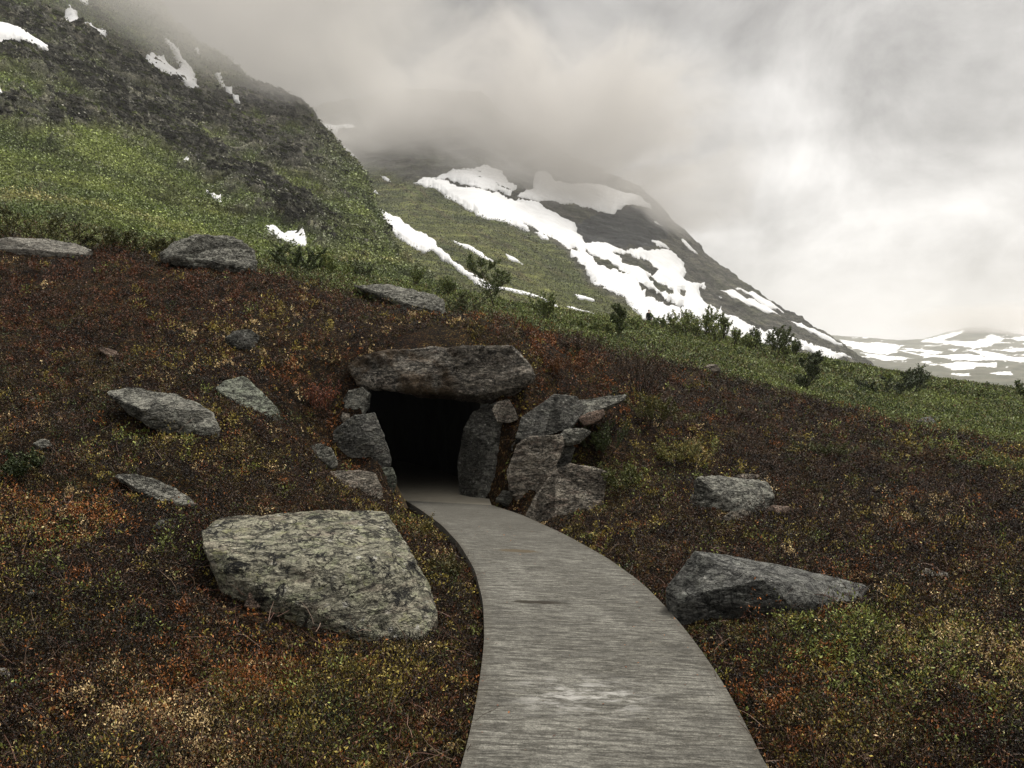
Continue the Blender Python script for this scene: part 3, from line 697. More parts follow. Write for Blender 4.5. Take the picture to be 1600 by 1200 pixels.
# rocky bands (cliffs) running diagonally
rk = band(PX, PY, [(-1100,-500),(-300,20),(0,75),(130,130),(250,200),(330,265),(430,310),(520,370),(600,430),(790,560)], 34) * 1.0
rk = np.maximum(rk, band(PX, PY, [(-1100,-700),(0,35),(120,70),(280,160),(380,215),(480,260),(540,300),(640,440)], 40) * .75)
rk = np.maximum(rk, band(PX, PY, [(300,190),(400,165),(470,195),(530,250),(560,300)], 30) * .8)
high = sstep(190, 40, PY - (PX - 250) * 0.62 * (PX > 250) - np.minimum(PX - 250, 0) * 0.62)
rockm = np.clip(.9 * sstep(.25, .85, rk + .12 + p3 * .8 + p2 * .45) + 0.75 * high * sstep(-.5, .3, p1 + p2 * .5), 0, 1)
rockm = rockm * (1 - .85 * sstep(460, 560, PX) * sstep(-40, 30, PY - np.interp(PX, LMRX, LMRY)))
gy = sstep(-.35, .4, p1)
greenA = np.array([.068, .092, .022]); greenB = np.array([.165, .195, .050]); olive = np.array([.072, .066, .022]); rustc = np.array([.075, .036, .015])
cgr = greenA + (greenB - greenA) * gy[..., None]
om = sstep(.0, .5, fbm(V0 / 17.0 + 40, 4, .6)) * .7
lowgreen = sstep(0, 90, PY - np.interp(PX, [-1100, 0, 200, 400, 560, 790], [100, 190, 260, 330, 330, 450]))
om = np.clip(om * (1.1 - .8 * lowgreen), 0, 1)
cgr = cgr + (olive - cgr) * om[..., None]
rm = sstep(.28, .55, fbm(V0 / 13.0 + 80, 4, .6)) * band(PX, PY, [(-1100,100),(0,200),(150,240),(330,330),(450,360),(700,520)], 45)
cgr = cgr + (rustc - cgr) * rm[..., None] * .75
crk = np.array([.034, .034, .027]) + (np.array([.175, .165, .135]) - np.array([.034, .034, .027])) * sstep(-.4, .5, p3 + p2 * .4)[..., None]
lcol = cgr * (1 - rockm[..., None]) + crk * rockm[..., None]
hd = sstep(30, -120, PY - np.interp(PX, [-1100, 0, 200, 400, 560, 790], [100, 200, 270, 320, 350, 450]))
lcol = lcol * (1 + .10 * hd[..., None])
yb = band(PX, PY, [(-1100,190),(-50,320),(0,328),(150,352),(260,384),(330,396),(420,420)], 5) * sstep(-.3, .2, p2)
lcol = lcol + (np.array([.26, .22, .09]) - lcol) * np.clip(yb, 0, 1)[..., None] * .8
p3L = p3
# craggy relief where it is rock
A = LM['V']; crag = fbm(V0 / np.array([16.0, 16.0, 7.0]), 5, .62, True) * 5.0 + fbm(V0 / np.array([4.0, 4.0, 2.2]), 3, .6, True) * 1.5
Atop = A[:nr] + LM['N'][:nr] * (crag * rockm * sstep(0, .15, np.linspace(0, 1, nr))[:, None])[..., None] * np.array([.5, .9, 1.0])
A[:nr] = Atop
lall = np.concatenate([lcol.reshape(-1, 3), np.broadcast_to(np.array([.05, .05, .035]), ((A.shape[0] - nr) * nc, 3))])
mL = mesh_arrays("mountain", A.reshape(-1, 3), grid_faces(A.shape[0], nc), m_mtn, col=lall)
tag(mL, "steep green and rocky mountainside rising on the left into cloud", "mountain", kind='structure')

# --- middle mountain: grassy apron and a snowy head in the cloud
MMr = [(300,240,1150),(420,205,1120),(470,180,1100),(500,168,1090),(560,160,1080),(640,142,1060),(750,150,1040),(820,205,1020),(880,240,1000),(960,278,980),(1000,296,970),(1040,335,955),(1062,358,945),(1090,385,940),(1118,412,930),(1150,440,920),(1200,472,910),(1250,503,900),(1300,532,890),(1340,560,880),(1400,600,870)]
MMb = [(300,520,240),(600,520,240),(800,540,250),(1000,585,300),(1150,620,380),(1300,650,520),(1400,670,620)]
MM = mountain("mid", None, MMr, MMb, 330, 1400, 900, 420, 1.35, 7.0, 1 / 90.0)
nr2, nc2 = MM['nr'], MM['nc']; PX, PY = MM['PX'], MM['PY']; V0 = MM['V0'][:nr2]
p1 = fbm(V0 / 60.0, 5, .6); p2 = fbm(V0 / 15.0 + 11, 4, .6); p3 = fbm(np.stack([PX / 70 , (PY - PX * .55) / 10, PX * 0 + 3], -1), 5, .6)
apron = sstep(-6, 10, PY - np.interp(PX, [330, 590, 640, 700, 760, 830, 880, 930, 980, 1100, 1400], [230, 262, 292, 300, 332, 368, 402, 455, 480, 540, 600]))
g2 = np.array([.062, .076, .025]) + (np.array([.130, .138, .046]) - np.array([.062, .076, .025])) * sstep(-.35, .4, p1)[..., None]
g2 = g2 + (np.array([.080, .062, .032]) - g2) * (sstep(.0, .45, p3) * .7)[..., None]
r2 = np.array([.040, .039, .034]) + (np.array([.095, .092, .076]) - np.array([.040, .039, .034])) * sstep(-.4, .4, p3 + .5 * p2)[..., None]
rg = sstep(-.1, .35, p1 + p2 * .5)[..., None] * .6
r2 = r2 * (1 - rg) + np.array([.058, .064, .034]) * rg
cliff = in_poly(PX + 6 * p2, PY + 5 * p2, [(895,352),(912,350),(930,340),(1000,330),(1040,345),(1042,372),(1015,390),(915,388),(902,370)])
r2 = np.where(cliff[..., None], np.array([.036, .038, .040]) * (1 + .5 * sstep(-.3, .5, p3)[..., None]), r2)
mcol = r2 * (1 - apron[..., None]) + g2 * apron[..., None]
A = MM['V']; crag = fbm(V0 / np.array([40.0, 40.0, 14.0]), 5, .6, True) * 5.0
A[:nr2] += MM['N'][:nr2] * (crag * (1 - apron) * sstep(0, .15, np.linspace(0, 1, nr2))[:, None])[..., None] * np.array([.4, .7, 1.0])
A[:nr2] += MM['N'][:nr2] * (fbm(V0 / 9.0, 4, .6) * 1.0 * apron * sstep(0, .15, np.linspace(0, 1, nr2))[:, None])[..., None]
mall = np.concatenate([mcol.reshape(-1, 3), np.broadcast_to(np.array([.06, .06, .045]), ((A.shape[0] - nr2) * nc2, 3))])
mM = mesh_arrays("mountain", A.reshape(-1, 3), grid_faces(A.shape[0], nc2), m_mtn, col=mall)
tag(mM, "grassy mountain flank with a snowy head wrapped in cloud, behind the left one", "mountain", kind='structure')

# --- snow patches: thick sheets lying on the slopes
def snow(M, label, poly, holes=(), thick=2.0, jit=2.2, group="snow patches on the mountains", name="snow_patch"):
    nr, nc = M['nr'], M['nc']; PX, PY = np.asarray(M['PX']), M['PY']
    pa = np.array(poly, float); bb = (PX > pa[:, 0].min() - 15) & (PX < pa[:, 0].max() + 15) & (PY > pa[:, 1].min() - 15) & (PY < pa[:, 1].max() + 15)
    bx, by = PX[bb], PY[bb]; q = np.stack([bx / 11, by / 11, bx * 0 + len(label)], -1)
    jx = jit * fbm(q, 4, .6); jy = jit * fbm(q + 50, 4, .6)
    ib = in_poly(bx + jx, by + jy, poly)
    for h in holes: ib &= ~in_poly(bx + 1.6 * jx, by + 1.6 * jy, h)
    ins = np.zeros(PX.shape, bool); ins[bb] = ib
    if not ins.any(): return None
    # depth inside the patch by erosion
    dep = np.zeros(ins.shape); cur = ins.copy()
    for k in range(7):
        e = cur.copy(); e[1:] &= cur[:-1]; e[:-1] &= cur[1:]; e[:, 1:] &= cur[:, :-1]; e[:, :-1] &= cur[:, 1:]
        dep += cur; cur = e
    A = M['V'][:nr]
    # smooth the sheet: blend toward a blurred copy of the slope, then lift by its thickness
    if 'B' not in M:
        B = A.copy()
        for _ in range(40):
            B[1:-1] = (B[:-2] + B[2:] + 2 * B[1:-1]) / 4; B[:, 1:-1] = (B[:, :-2] + B[:, 2:] + 2 * B[:, 1:-1]) / 4
        M['B'] = B
    B = M['B']
    lift = np.where(ins, thick * (0.25 + dep / 7), -thick * 0.4)
    wgt = np.clip(dep / 5, 0, 1)[..., None]
    S = A * (1 - wgt) + B * wgt
    vd = A - np.array([0, 0, EYE]); vd /= np.linalg.norm(vd, axis=2, keepdims=True)
    S = S + (M['N'][:nr] * .6 - vd * .8) * lift[..., None]
    M.setdefault('snow', np.zeros(ins.shape, bool)); M['snow'] |= ins
    grow = ins.copy(); grow[1:] |= ins[:-1]; grow[:-1] |= ins[1:]; g2_ = grow.copy(); grow[:, 1:] |= g2_[:, :-1]; grow[:, :-1] |= g2_[:, 1:]
    F = grid_faces(nr, nc); keep = grow.ravel()[F].all(1) & ins.ravel()[F].any(1); F = F[keep]
    u, invi = np.unique(F, return_inverse=True); F = invi.reshape(F.shape)
    Vs = S.reshape(-1, 3)[u]
    ed = np.sort(np.concatenate([F[:, [0, 1]], F[:, [1, 2]], F[:, [2, 3]], F[:, [3, 0]]]), axis=1)
    ue, cn = np.unique(ed, axis=0, return_counts=True); be = ue[cn == 1]
    for _ in range(4):
        acc = np.zeros_like(Vs); num = np.zeros(len(Vs)); np.add.at(acc, be[:, 0], Vs[be[:, 1]]); np.add.at(acc, be[:, 1], Vs[be[:, 0]]); np.add.at(num, be[:, 0], 1); np.add.at(num, be[:, 1], 1)
        k = num > 0; Vs[k] = .4 * Vs[k] + .6 * acc[k] / num[k][:, None]
    org = Vs.mean(0)
    o = mesh_arrays(name, Vs - org, F, m_snow); o.location = org
    return tag(o, label, "snow patch", group)
Z1 = lambda pts: [(x / 2, y / 2) for x, y in pts]
Z2 = lambda pts: [(800 + x / 2, y / 2) for x, y in pts]
Z5 = lambda pts: [(480 + x * 0.3875, 100 + y * 0.3875) for x, y in pts]
snow(LM, "wide snow patch at the left edge, below the cliffs of the near mountain", Z1([(-120,100),(0,106),(30,112),(45,128),(95,145),(138,165),(152,188),(150,207),(110,196),(60,187),(0,178),(-120,170)]))
snow(LM, "jagged snow patch high up, ending in two prongs, near the top left", Z1([(200,52),(212,32),(240,55),(258,92),(282,106),(300,122),(310,98),(324,122),(326,145),(300,145),(262,118),(232,98),(184,86),(202,76)]))
snow(LM, "topmost snow patch fading into the cloud at the top edge", Z1([(218,-20),(268,-20),(276,36),(250,24),(225,2)]))
snow(LM, "forked snow patch with a long narrow upper arm on the near mountain", Z1([(446,206),(470,185),(510,186),(524,208),(550,226),(562,224),(536,190),(518,160),(502,136),(528,154),(550,178),(566,204),(602,234),(606,264),(620,304),(580,286),(540,264),(496,244),(464,224)]))
snow(LM, "short snow sliver beside the forked patch near the ridge", Z1([(600,166),(616,168),(630,194),(608,184)]))
snow(LM, "narrow streak of snow running steeply down the near mountain", Z1([(668,240),(690,248),(704,280),(730,320),(750,356),(732,352),(710,316),(690,280)]))
snow(LM, "snow patch cut by the left edge under the wide one", Z1([(-60,296),(0,296),(12,330),(6,354),(-60,354)]))
snow(LM, "tiny snow sliver in the middle of the green slope", Z1([(640,623),(690,644),(692,655),(670,650)]), thick=.6, jit=1)
snow(LM, "isolated snow patch above the green bushes at the foot of the slope", Z1([(830,720),(860,724),(890,740),(930,736),(966,782),(930,772),(880,760),(850,750)]), thick=.6, jit=1.2)
snow(LM, "faint speck of snow on the rock band above the green slope", Z1([(562,514),(586,516),(588,524),(570,522)]), thick=.5, jit=.8)
snow(MM, "long white tongue of snow along the foot of the near spur", Z5([(275,590),(310,608),(400,660),(450,690),(520,738),(525,765),(580,795),(660,835),(760,885),(850,925),(938,960),(1000,985),(1010,1000),(935,972),(830,940),(740,905),(700,885),(640,845),(570,805),(500,775),(470,775),(400,740),(330,690),(262,645),(300,630)]))
snow(MM, "thin snow streak above the long white tongue", Z5([(580,722),(640,745),(700,775),(765,815),(740,815),(680,785),(610,750)]), jit=1.2)
snow(MM, "small snow sliver in the grassy flank", Z5([(796,782),(830,795),(870,820),(810,800)]), jit=1.)
snow(MM, "small snow sliver far down the grassy flank near the skyline shrubs", Z5([(1070,945),(1150,965),(1155,975),(1090,962)]), jit=1.)
snow(MM, "snow bit just above the skyline shrubs below the grassy flank", Z5([(1040,982),(1080,990),(1110,1010),(1170,1025),(1165,1035),(1100,1015),(1060,1002)]), jit=1.)
snow(MM, "snow strip on the ridge where the near spur meets the cloud", Z5([(128,345),(150,350),(205,395),(180,392)]), jit=1.)
snow(MM, "short snow bit below the ridge strip at the spur edge", Z5([(298,458),(320,462),(342,488),(315,480)]), jit=1.)
snow(MM, "tiny snow bit at the spur edge above the long tongue", Z5([(255,520),(270,522),(295,550),(270,540)]), jit=.8)
snow(MM, "pale snow patch dimly seen through the cloud behind the near spur", Z5([(48,262),(100,256),(190,260),(190,272),(130,275),(120,292),(60,282)]), jit=1.2)
H = [Z2(p) for p in ([(312,812),(355,798),(430,828),(436,848),(452,860),(440,872),(400,866),(356,846)], [(222,796),(290,838),(372,886),(330,882),(258,842)], [(420,885),(500,925),(496,945),(440,920)],
     [(385,905),(440,930),(525,982),(480,975),(420,945)], [(583,912),(615,908),(652,950),(652,982),(598,962)], [(38,710),(72,724),(88,742),(58,735)], [(88,750),(130,765),(180,800),(176,815),(120,780)], [(515,925),(535,930),(530,940),(515,935)],
     [(255,905),(280,915),(285,930),(262,920)], [(180,790),(200,790),(205,805),(185,805)])]
snow(MM, "main snowfield sweeping down the snowy mountain with dark rock islands in it",
     [(645,294),(662,286),(690,286),(715,296),(740,300),(775,306),(800,318),(830,326),(855,335),(875,343),(895,348),(902,358),(898,370),(908,376),(914,388),(932,382),(965,392),(1000,395),(1020,395),(1040,398),(1052,405),(1065,418),(1070,430),(1065,440),(1080,447),(1096,448),(1100,456),(1108,466),(1125,470),(1128,492),(1150,505),(1190,520),(1230,532),(1280,548),(1330,566),(1300,566),(1260,556),(1200,548),(1130,535),(1000,505),(985,490),(970,468),(945,462),(930,455),(915,432),(900,418),(880,400),(862,388),(846,382),(838,372),(815,360),(790,352),(760,342),(735,330),(720,322),(700,310),(680,300),(660,297)], holes=H, thick=2.5, jit=4.5)
snow(MM, "upper snowfield under the cloud, above the dark cliff", Z5([(915,455),(960,448),(1000,480),(1080,500),(1150,505),(1200,515),(1260,535),(1330,550),(1385,595),(1310,585),(1260,600),(1230,628),(1180,615),(1120,595),(1040,580),(960,575),(900,575),(840,555),(905,520)]), thick=2.5, jit=4)
snow(MM, "dim snow slope fading into the mist above the main snowfield", [(655,290),(690,278),(725,268),(760,262),(784,274),(792,292),(806,300),(796,312),(775,303),(735,297),(700,285)], thick=2.2, jit=5)
snow(MM, "ragged snow scrap at the right end of the dark cliff", Z2([(430,764),(470,770),(488,790),(445,784)]), jit=1.5)
snow(MM, "slanting snow gully on the right shoulder of the snowy mountain", Z2([(524,752),(548,772),(576,806),(550,792),(530,772)]), jit=1.2)
snow(MM, "long thin snow band low on the right flank of the snowy mountain", Z2([(640,908),(690,925),(740,945),(800,965),(842,1000),(790,988),(720,960),(670,935)]), jit=1.5)
snow(MM, "snow dash on the ridge line of the right flank", Z2([(690,910),(750,922),(805,955),(850,985),(800,968),(740,935)]), jit=1.2)
snow(MM, "lower snow strip trailing down to the foot of the right flank", Z2([(862,1000),(930,1035),(1000,1068),(1032,1092),(965,1062),(895,1030)]), jit=1.2)
snow(MM, "fleck of snow on the face right of the dark cliff", Z2([(436,706),(466,716),(468,726),(446,716)]), jit=.8)

# --- far hills across the valley
m_far, nt = new_mat("far fell with snow streaks")
c = attr_col(nt); pos = nt.new('ShaderNodeNewGeometry').outputs['Position']
c = nt.mix(1.0, c, nt.ramp(nt.noise(pos, 0.02, 7, .65), [(0.3, (.75,)*3), (0.7, (1.25,)*3)]), 'MULTIPLY')
finish(nt, c, 0.9, None, 0.1)
FHr = [(1100,530,3000),(1280,524,3000),(1310,525,3000),(1350,527,3000),(1400,532,3100),(1440,531,3200),(1475,522,3300),(1510,513,3400),(1540,512,3400),(1570,517,3400),(1600,524,3400),(1700,520,3400),(2000,500,3300),(2600,470,3200),(3600,380,3000)]
FHb = [(1100,660,500),(1600,662,500),(3600,700,400)]
FM = mountain("far", None, FHr, FHb, 1150, 3400, 900, 260, 2.2, 9.0, 1 / 330.0, back=.5)
nr3, nc3 = FM['nr'], FM['nc']; PX, PY = FM['PX'], FM['PY']
q = np.stack([PX / 55, PY / 4.5, PX * 0], -1); st3 = fbm(q, 5, .6); jx = 7 * fbm(q * np.array([2.2, 1, 1]), 4, .6); jy = 2.4 * fbm(q * np.array([2, 1.3, 1]) + 20, 4, .6)
Z7 = lambda pts: [(1200 + x / 4, 460 + y / 4) for x, y in pts]
sn = np.zeros(PX.shape, bool)
for p in ([(440,280),(500,292),(570,298),(620,302),(700,300),(790,308),(830,335),(800,345),(810,372),(760,375),(640,362),(545,340),(480,318)], [(580,372),(700,382),(800,388),(945,405),(860,414),(740,417),(650,402)], [(830,335),(1000,348),(1085,362),(1040,376),(900,352)],
          [(785,342),(930,372),(1100,388),(1250,378),(1400,398),(1500,425),(1350,424),(1150,408),(990,396),(880,370)], [(955,296),(1100,258),(1245,226),(1190,256),(1085,288),(1290,300),(1400,258),(1490,282),(1360,332),(1280,338),(1100,304)],
          [(1240,348),(1400,362),(1540,398),(1700,396),(1700,432),(1500,424),(1370,392)], [(1070,458),(1200,436),(1300,440),(1430,440),(1430,462),(1340,456),(1240,474),(1120,472)], [(1140,498),(1260,498),(1252,526),(1190,516)],
          [(1385,500),(1520,483),(1530,512),(1440,520)], [(1450,348),(1700,330),(1700,362),(1500,360)], [(1210,554),(1295,572),(1240,566)], [(1490,280),(1700,250),(1700,300),(1560,300)], [(1310,345),(1345,342),(1340,352)], [(1115,345),(1190,342),(1160,354)]):
    sn |= in_poly(PX + jx, PY + jy, Z7(p))
sn |= (st3 > .24) & (PY < 574 + 8 * jy / 2.4) & (PY > 526) & (PX > 1305)
sn |= (PX > 1612) & (st3 > 0.0) & (PY < 592)
fc = np.array([.085, .088, .066]) + (np.array([.135, .130, .100]) - np.array([.085, .088, .066])) * sstep(-.4, .4, st3)[..., None]
fcol = np.where(sn[..., None], np.array([.85, .85, .85]), fc)
fall = np.concatenate([fcol.reshape(-1, 3), np.broadcast_to(np.array([.3, .3, .28]), ((FM['V'].shape[0] - nr3) * nc3, 3))])
mF = mesh_arrays("hills", FM['V'].reshape(-1, 3), grid_faces(FM['V'].shape[0], nc3), m_far, col=fall)
tag(mF, "low distant fells streaked with snow across the valley", "hills", kind='structure')

# ------------------------------------------------------------------ vegetation helpers
def unit(v): return v / (np.linalg.norm(v, axis=-1, keepdims=True) + 1e-9)
def leaf_quads(C, U, W, L, B):
    """rhombic leaves: centre C, long axis U, cross axis W, half length L, half width B"""
    L = np.asarray(L)[:, None]; B = np.asarray(B)[:, None]
    V = np.stack([C - U * L, C - W * B + U * L * .1, C + U * L, C + W * B + U * L * .1], 1)
    return V.reshape(-1, 3), np.arange(len(C) * 4).reshape(-1, 4)
def rand_dirs(n, zbias=0.0):
    v = rng.normal(size=(n, 3)); v[:, 2] += zbias; return unit(v)
def sprig_leaves(base, up, ln, nleaf, lsize, col, asp=0.5, jit=0.25, spread=0.45):
    """nleaf leaves along each short stem"""
    n = len(base); t = rng.uniform(0.15, 1.0, (n, nleaf))
    out = rand_dirs(n * nleaf, 0.25).reshape(n, nleaf, 3)
    C = base[:, None] + up[:, None] * (ln[:, None] * t)[..., None] + out * (ln[:, None] * spread * rng.uniform(.3, 1, (n, nleaf)))[..., None]
    U = unit(out + 0.6 * up[:, None] + rng.normal(size=out.shape) * .35); Wd = unit(np.cross(U, rand_dirs(n * nleaf).reshape(n, nleaf, 3)))
    L = np.repeat(lsize, nleaf) * rng.uniform(.6, 1.25, n * nleaf)
    c = np.repeat(col, nleaf, 0) * np.exp(rng.normal(0, jit, (n * nleaf, 1)))
    V, F = leaf_quads(C.reshape(-1, 3), U.reshape(-1, 3), Wd.reshape(-1, 3), L, L * asp)
    return V, F, c
def stuff(name, V, F, c, label, cat, mat=None):
    o = mesh_arrays(name, V, F, mat or m_leaf, col=np.clip(c, 0, 1), smooth=False, col_domain='FACE')
    return tag(o, label, cat, kind='stuff')

# ------------------------------------------------------------------ heath: dwarf shrubs, moss and lichen on the near mound
SPEC = np.array([
 (.017, .010, .006),  # 0 dark brown
 (.042, .022, .011),  # 1 brown
 (.095, .034, .013),  # 2 rust
 (.210, .082, .024),  # 3 orange
 (.026, .025, .009),  # 4 dark olive
 (.075, .062, .016),  # 5 olive
 (.185, .160, .040),  # 6 yellow green
 (.048, .070, .018),  # 7 green
 (.130, .165, .045),  # 8 bright green
 (.430, .350, .220),  # 9 pale lichen, dead leaves
])
BASEW = np.array([3.8, 2.0, .26, .05, 1.5, .26, .07, .09, .02, .10])
# (px, py, radius m, species weights to add) where the photo shows a patch of one kind
BL = [
 (120,430,3.0,{2:1.6,1:.8}),(330,440,2.2,{2:1.4}),(60,480,2.2,{2:1.0,1:.6}),(500,490,1.8,{2:.9,1:.5}),(250,470,2.0,{2:1.0}),
 (370,530,.9,{9:1.0,6:1.0,5:.5}),(420,500,1.0,{6:.3,9:.35}),(130,620,1.0,{5:.8,7:.5}),(250,560,1.2,{5:.8,6:.3}),
 (260,690,.7,{8:.5,6:.5,5:.5}),(400,700,.9,{5:1.2,6:.4}),(470,660,.7,{2:.6,3:.5}),(500,620,.45,{3:1.2,2:1.2}),(90,820,.5,{3:1.2,9:.5,6:.4}),(30,860,.4,{8:.6,6:.5}),
 (250,1110,.40,{9:1.2,5:.4}),(330,1150,.30,{9:.9}),(420,1060,.4,{6:.3,8:.35,3:.3}),(600,1060,.45,{5:1.4,6:.6}),(520,1090,.35,{5:.9,6:.5}),(660,1120,.3,{2:.5}),(560,1170,.3,{7:.6,8:.3}),
 (350,1030,.4,{3:.35,2:.6}),(640,820,.6,{5:1.5,6:.7}),(690,900,.4,{5:1.0,6:.4,7:.4}),(450,870,.5,{5:.6}),
 (230,900,.5,{0:1.0}),(100,1000,.5,{0:1.0,4:.6}),(600,990,.4,{0:1.6}),(430,1000,.3,{0:1.0}),
 (900,560,1.6,{2:1.6,3:.5,1:.6}),(860,555,1.2,{2:1.4,3:.5}),(960,560,1.3,{2:.8,5:.7}),(850,600,.6,{2:1.2,3:.5}),(770,525,1.5,{5:.9,6:.3}),(620,520,1.5,{5:.6,9:.25,6:.2}),
 (960,650,1.0,{7:.9,6:.7,5:.7}),(1010,700,1.0,{7:.6,6:.9,8:.4}),(1070,700,.7,{9:.9,6:1.2}),(940,720,.7,{7:1.2,8:.5}),(960,770,.7,{5:.8,6:.5,8:.3}),
 (1150,650,3.0,{1:1.6,2:.5,0:.7}),(1300,720,3.0,{0:1.8,1:1.0}),(1450,760,3.0,{0:1.8,1:.6}),(1250,830,1.3,{1:.9,5:.4}),(1400,860,1.5,{0:1.8}),(1120,830,.6,{1:1.4,0:.8}),
 (1290,690,1.6,{7:.5,6:.5,5:.4}),(1450,705,1.4,{8:.6,7:.6,2:.5}),(1540,720,1.6,{8:.8,6:.8,7:.5}),(1330,790,.7,{9:.4}),(1450,800,.8,{9:.4}),
 (920,850,.5,{6:1.0,5:1.0,8:.3}),(960,880,.4,{5:1.0,6:.7}),(1180,840,.5,{6:.5,5:.7}),(1230,815,.5,{6:.6,5:.5}),(1040,900,.4,{1:1.0,0:1.0}),
 (1130,1000,.35,{5:1.0,9:.25,7:.4}),(1250,1010,.5,{7:1.3,8:.6,6:.4}),(1350,1030,.5,{7:1.2,8:.8,6:.6}),(1430,1020,.4,{6:1.2,9:.9,8:.5}),(1540,1060,.4,{9:.9,7:.6}),(1540,960,.5,{9:.25,0:.8}),
 (1220,1070,.4,{3:.6,5:.8}),(1180,1030,.35,{0:1.4,1:.8}),(1500,1140,.4,{7:.6,4:.8}),(1300,1150,.4,{5:.9,7:.6,9:.3}),(1400,1110,.4,{2:.6,1:.6}),(1190,1100,.25,{0:1.0,2:.5}),
]
def species_weights(X, Y):
    n = len(X); P = xyz(X, Y, 0.0); W = np.tile(BASEW, (n, 1))
    a = fbm(P * .55 + 60, 4); b = fbm(P * .9 + 90, 4); c_ = fbm(P * 1.6 + 120, 4); d = fbm(P * 2.4 + 150, 3)
    W[:, 0] *= np.exp(2.2 * a); W[:, 1] *= np.exp(1.6 * b); W[:, 2] *= np.exp(3.5 * c_); W[:, 3] *= np.exp(5.0 * d)
    W[:, 4] *= np.exp(-2.2 * b); W[:, 5] *= np.exp(-3.5 * a + 1.5 * d); W[:, 6] *= np.exp(-4.5 * c_); W[:, 7] *= np.exp(-4 * d - 2 * b); W[:, 8] *= np.exp(5 * (a - d)); W[:, 9] *= np.exp(6.0 * (c_ + .5 * b - .1))
    for px, py, r, dd in BL:
        g = gpt_cache(px, py); q = ((X - g[0]) ** 2 + ((Y - g[1]) * .8) ** 2) / (r * r)
        k = np.exp(-q) * (0.55 + 0.9 * sstep(-.3, .4, d))
        for s_, w_ in dd.items(): W[:, s_] += (1.0 if s_ in (5, 6, 7, 8) else 2.0) * w_ * k
        if 9 not in dd: W[:, 9] *= 1 - .4 * np.exp(-q)
    return W
def gpt_cache(px, py):
    d = dg(px, py); return ((px - CX) / FPX * d, d)
def pick(W):
    cw = np.cumsum(W, 1); r = rng.random(len(W))[:, None] * cw[:, -1:]; return np.minimum((r > cw).sum(1), W.shape[1] - 1)

N = 140000; NC, NS = 22000, 11
N = N + NC
px = rng.uniform(-300, 2000, N); u = rng.random(N)
g0, g1, al = math.log(2.5), math.log(27.0), 0.30
d = np.exp(-np.log(np.exp(-al * g0) + u * (np.exp(-al * g1) - np.exp(-al * g0))) / al)
X = (px - CX) / FPX * d; Y = d
# tussocks: draw a share of the sprigs together
cX, cY = X[-NC:], Y[-NC:]; csp = pick(species_weights(cX, cY) * np.array([.7, .9, .9, 1.2, .8, 1.2, 1.6, 1.3, 1.6, 1.3])); crad = rng.uniform(.035, .11, NC) * (.6 + .07 * cY)
ga = rng.uniform(0, 2 * math.pi, (NC, NS)); gr_ = np.sqrt(rng.random((NC, NS))) * crad[:, None]
X = np.concatenate([X[:-NC], (cX[:, None] + np.cos(ga) * gr_).ravel()]); Y = np.concatenate([Y[:-NC], (cY[:, None] + np.sin(ga) * gr_).ravel()])
cid = np.concatenate([np.full(len(X) - NC * NS, -1), np.repeat(csp, NS)]); chh = np.concatenate([np.ones(len(X) - NC * NS), np.repeat(rng.uniform(.8, 1.7, NC), NS)])
N = len(X); px = CX + X / Y * FPX
Z = ground_z(X, Y); pdist = path_dist(X, Y); gn_ = greenness(X, Y, Z)
inmouth = (np.abs(X + 1.42) < 1.15) & (Y > 11.9) & (Y < 13.0)
ok = (pdist > -0.015 - .09 * rng.random(N) ** 2.5) & (rng.random(N) > gn_) & ~inmouth
X, Y, Z, pdist, px, cid, chh = X[ok], Y[ok], Z[ok], pdist[ok], px[ok], cid[ok], chh[ok]
sp_ = pick(species_weights(X, Y)); sp_ = np.where((cid >= 0) & (rng.random(len(X)) < .85), cid, sp_); colr = SPEC[sp_] * np.array([.50, .85, .95, 1.05, .50, .95, 1.2, .8, 1.05, 1.3])[sp_][:, None] * np.array([1.24, 1.12, .90])
hn = np.clip(0.55 + 1.7 * fbm(xyz(X, Y, 0) * 2.6 + 200, 4), 0.05, 1.8)
tall = np.array([.8, .9, 1.0, 1.1, .9, 1.0, 1.05, 1.1, 1.15, .55])[sp_]
ln = (0.035 + 0.075 * hn * sstep(-0.05, .5, pdist)) * tall * rng.uniform(.7, 1.3, len(X)) * (1 + .02 * Y) * chh
up = unit(rng.normal(size=(len(X), 3)) * .35 + np.array([0, -.15, 1]))
base = xyz(X, Y, Z + 0.0)
lift_ = 0.08 * hn * sstep(-0.05, .6, pdist) * rng.random(len(X))
base[:, 2] += lift_
shr = np.ones(len(X))
for rx, ry, ra, rb in ROCKS:
    q = ((X - rx) / (ra * 1.02 + .03)) ** 2 + ((Y - ry) / (rb + .05)) ** 2; shr = np.where(q < .8, .12, shr)
    q = (np.abs(X - rx) < ra * 1.05) & (Y < ry) & (Y > ry - rb - .22); shr = np.where(q, np.minimum(shr, .45), shr)
ln *= shr; base[:, 2] -= lift_ * (1 - shr)
ls = np.array([.0075, .008, .009, .010, .008, .009, .0105, .009, .0115, .009])[sp_] * (0.55 + 0.105 * Y)
V, F, c = sprig_leaves(base, up, ln, 7, ls, colr, 0.42, 0.27)
stuff("heath", V, F, c, "dark brown, rust and olive heath shrubs covering the mound", "heath")

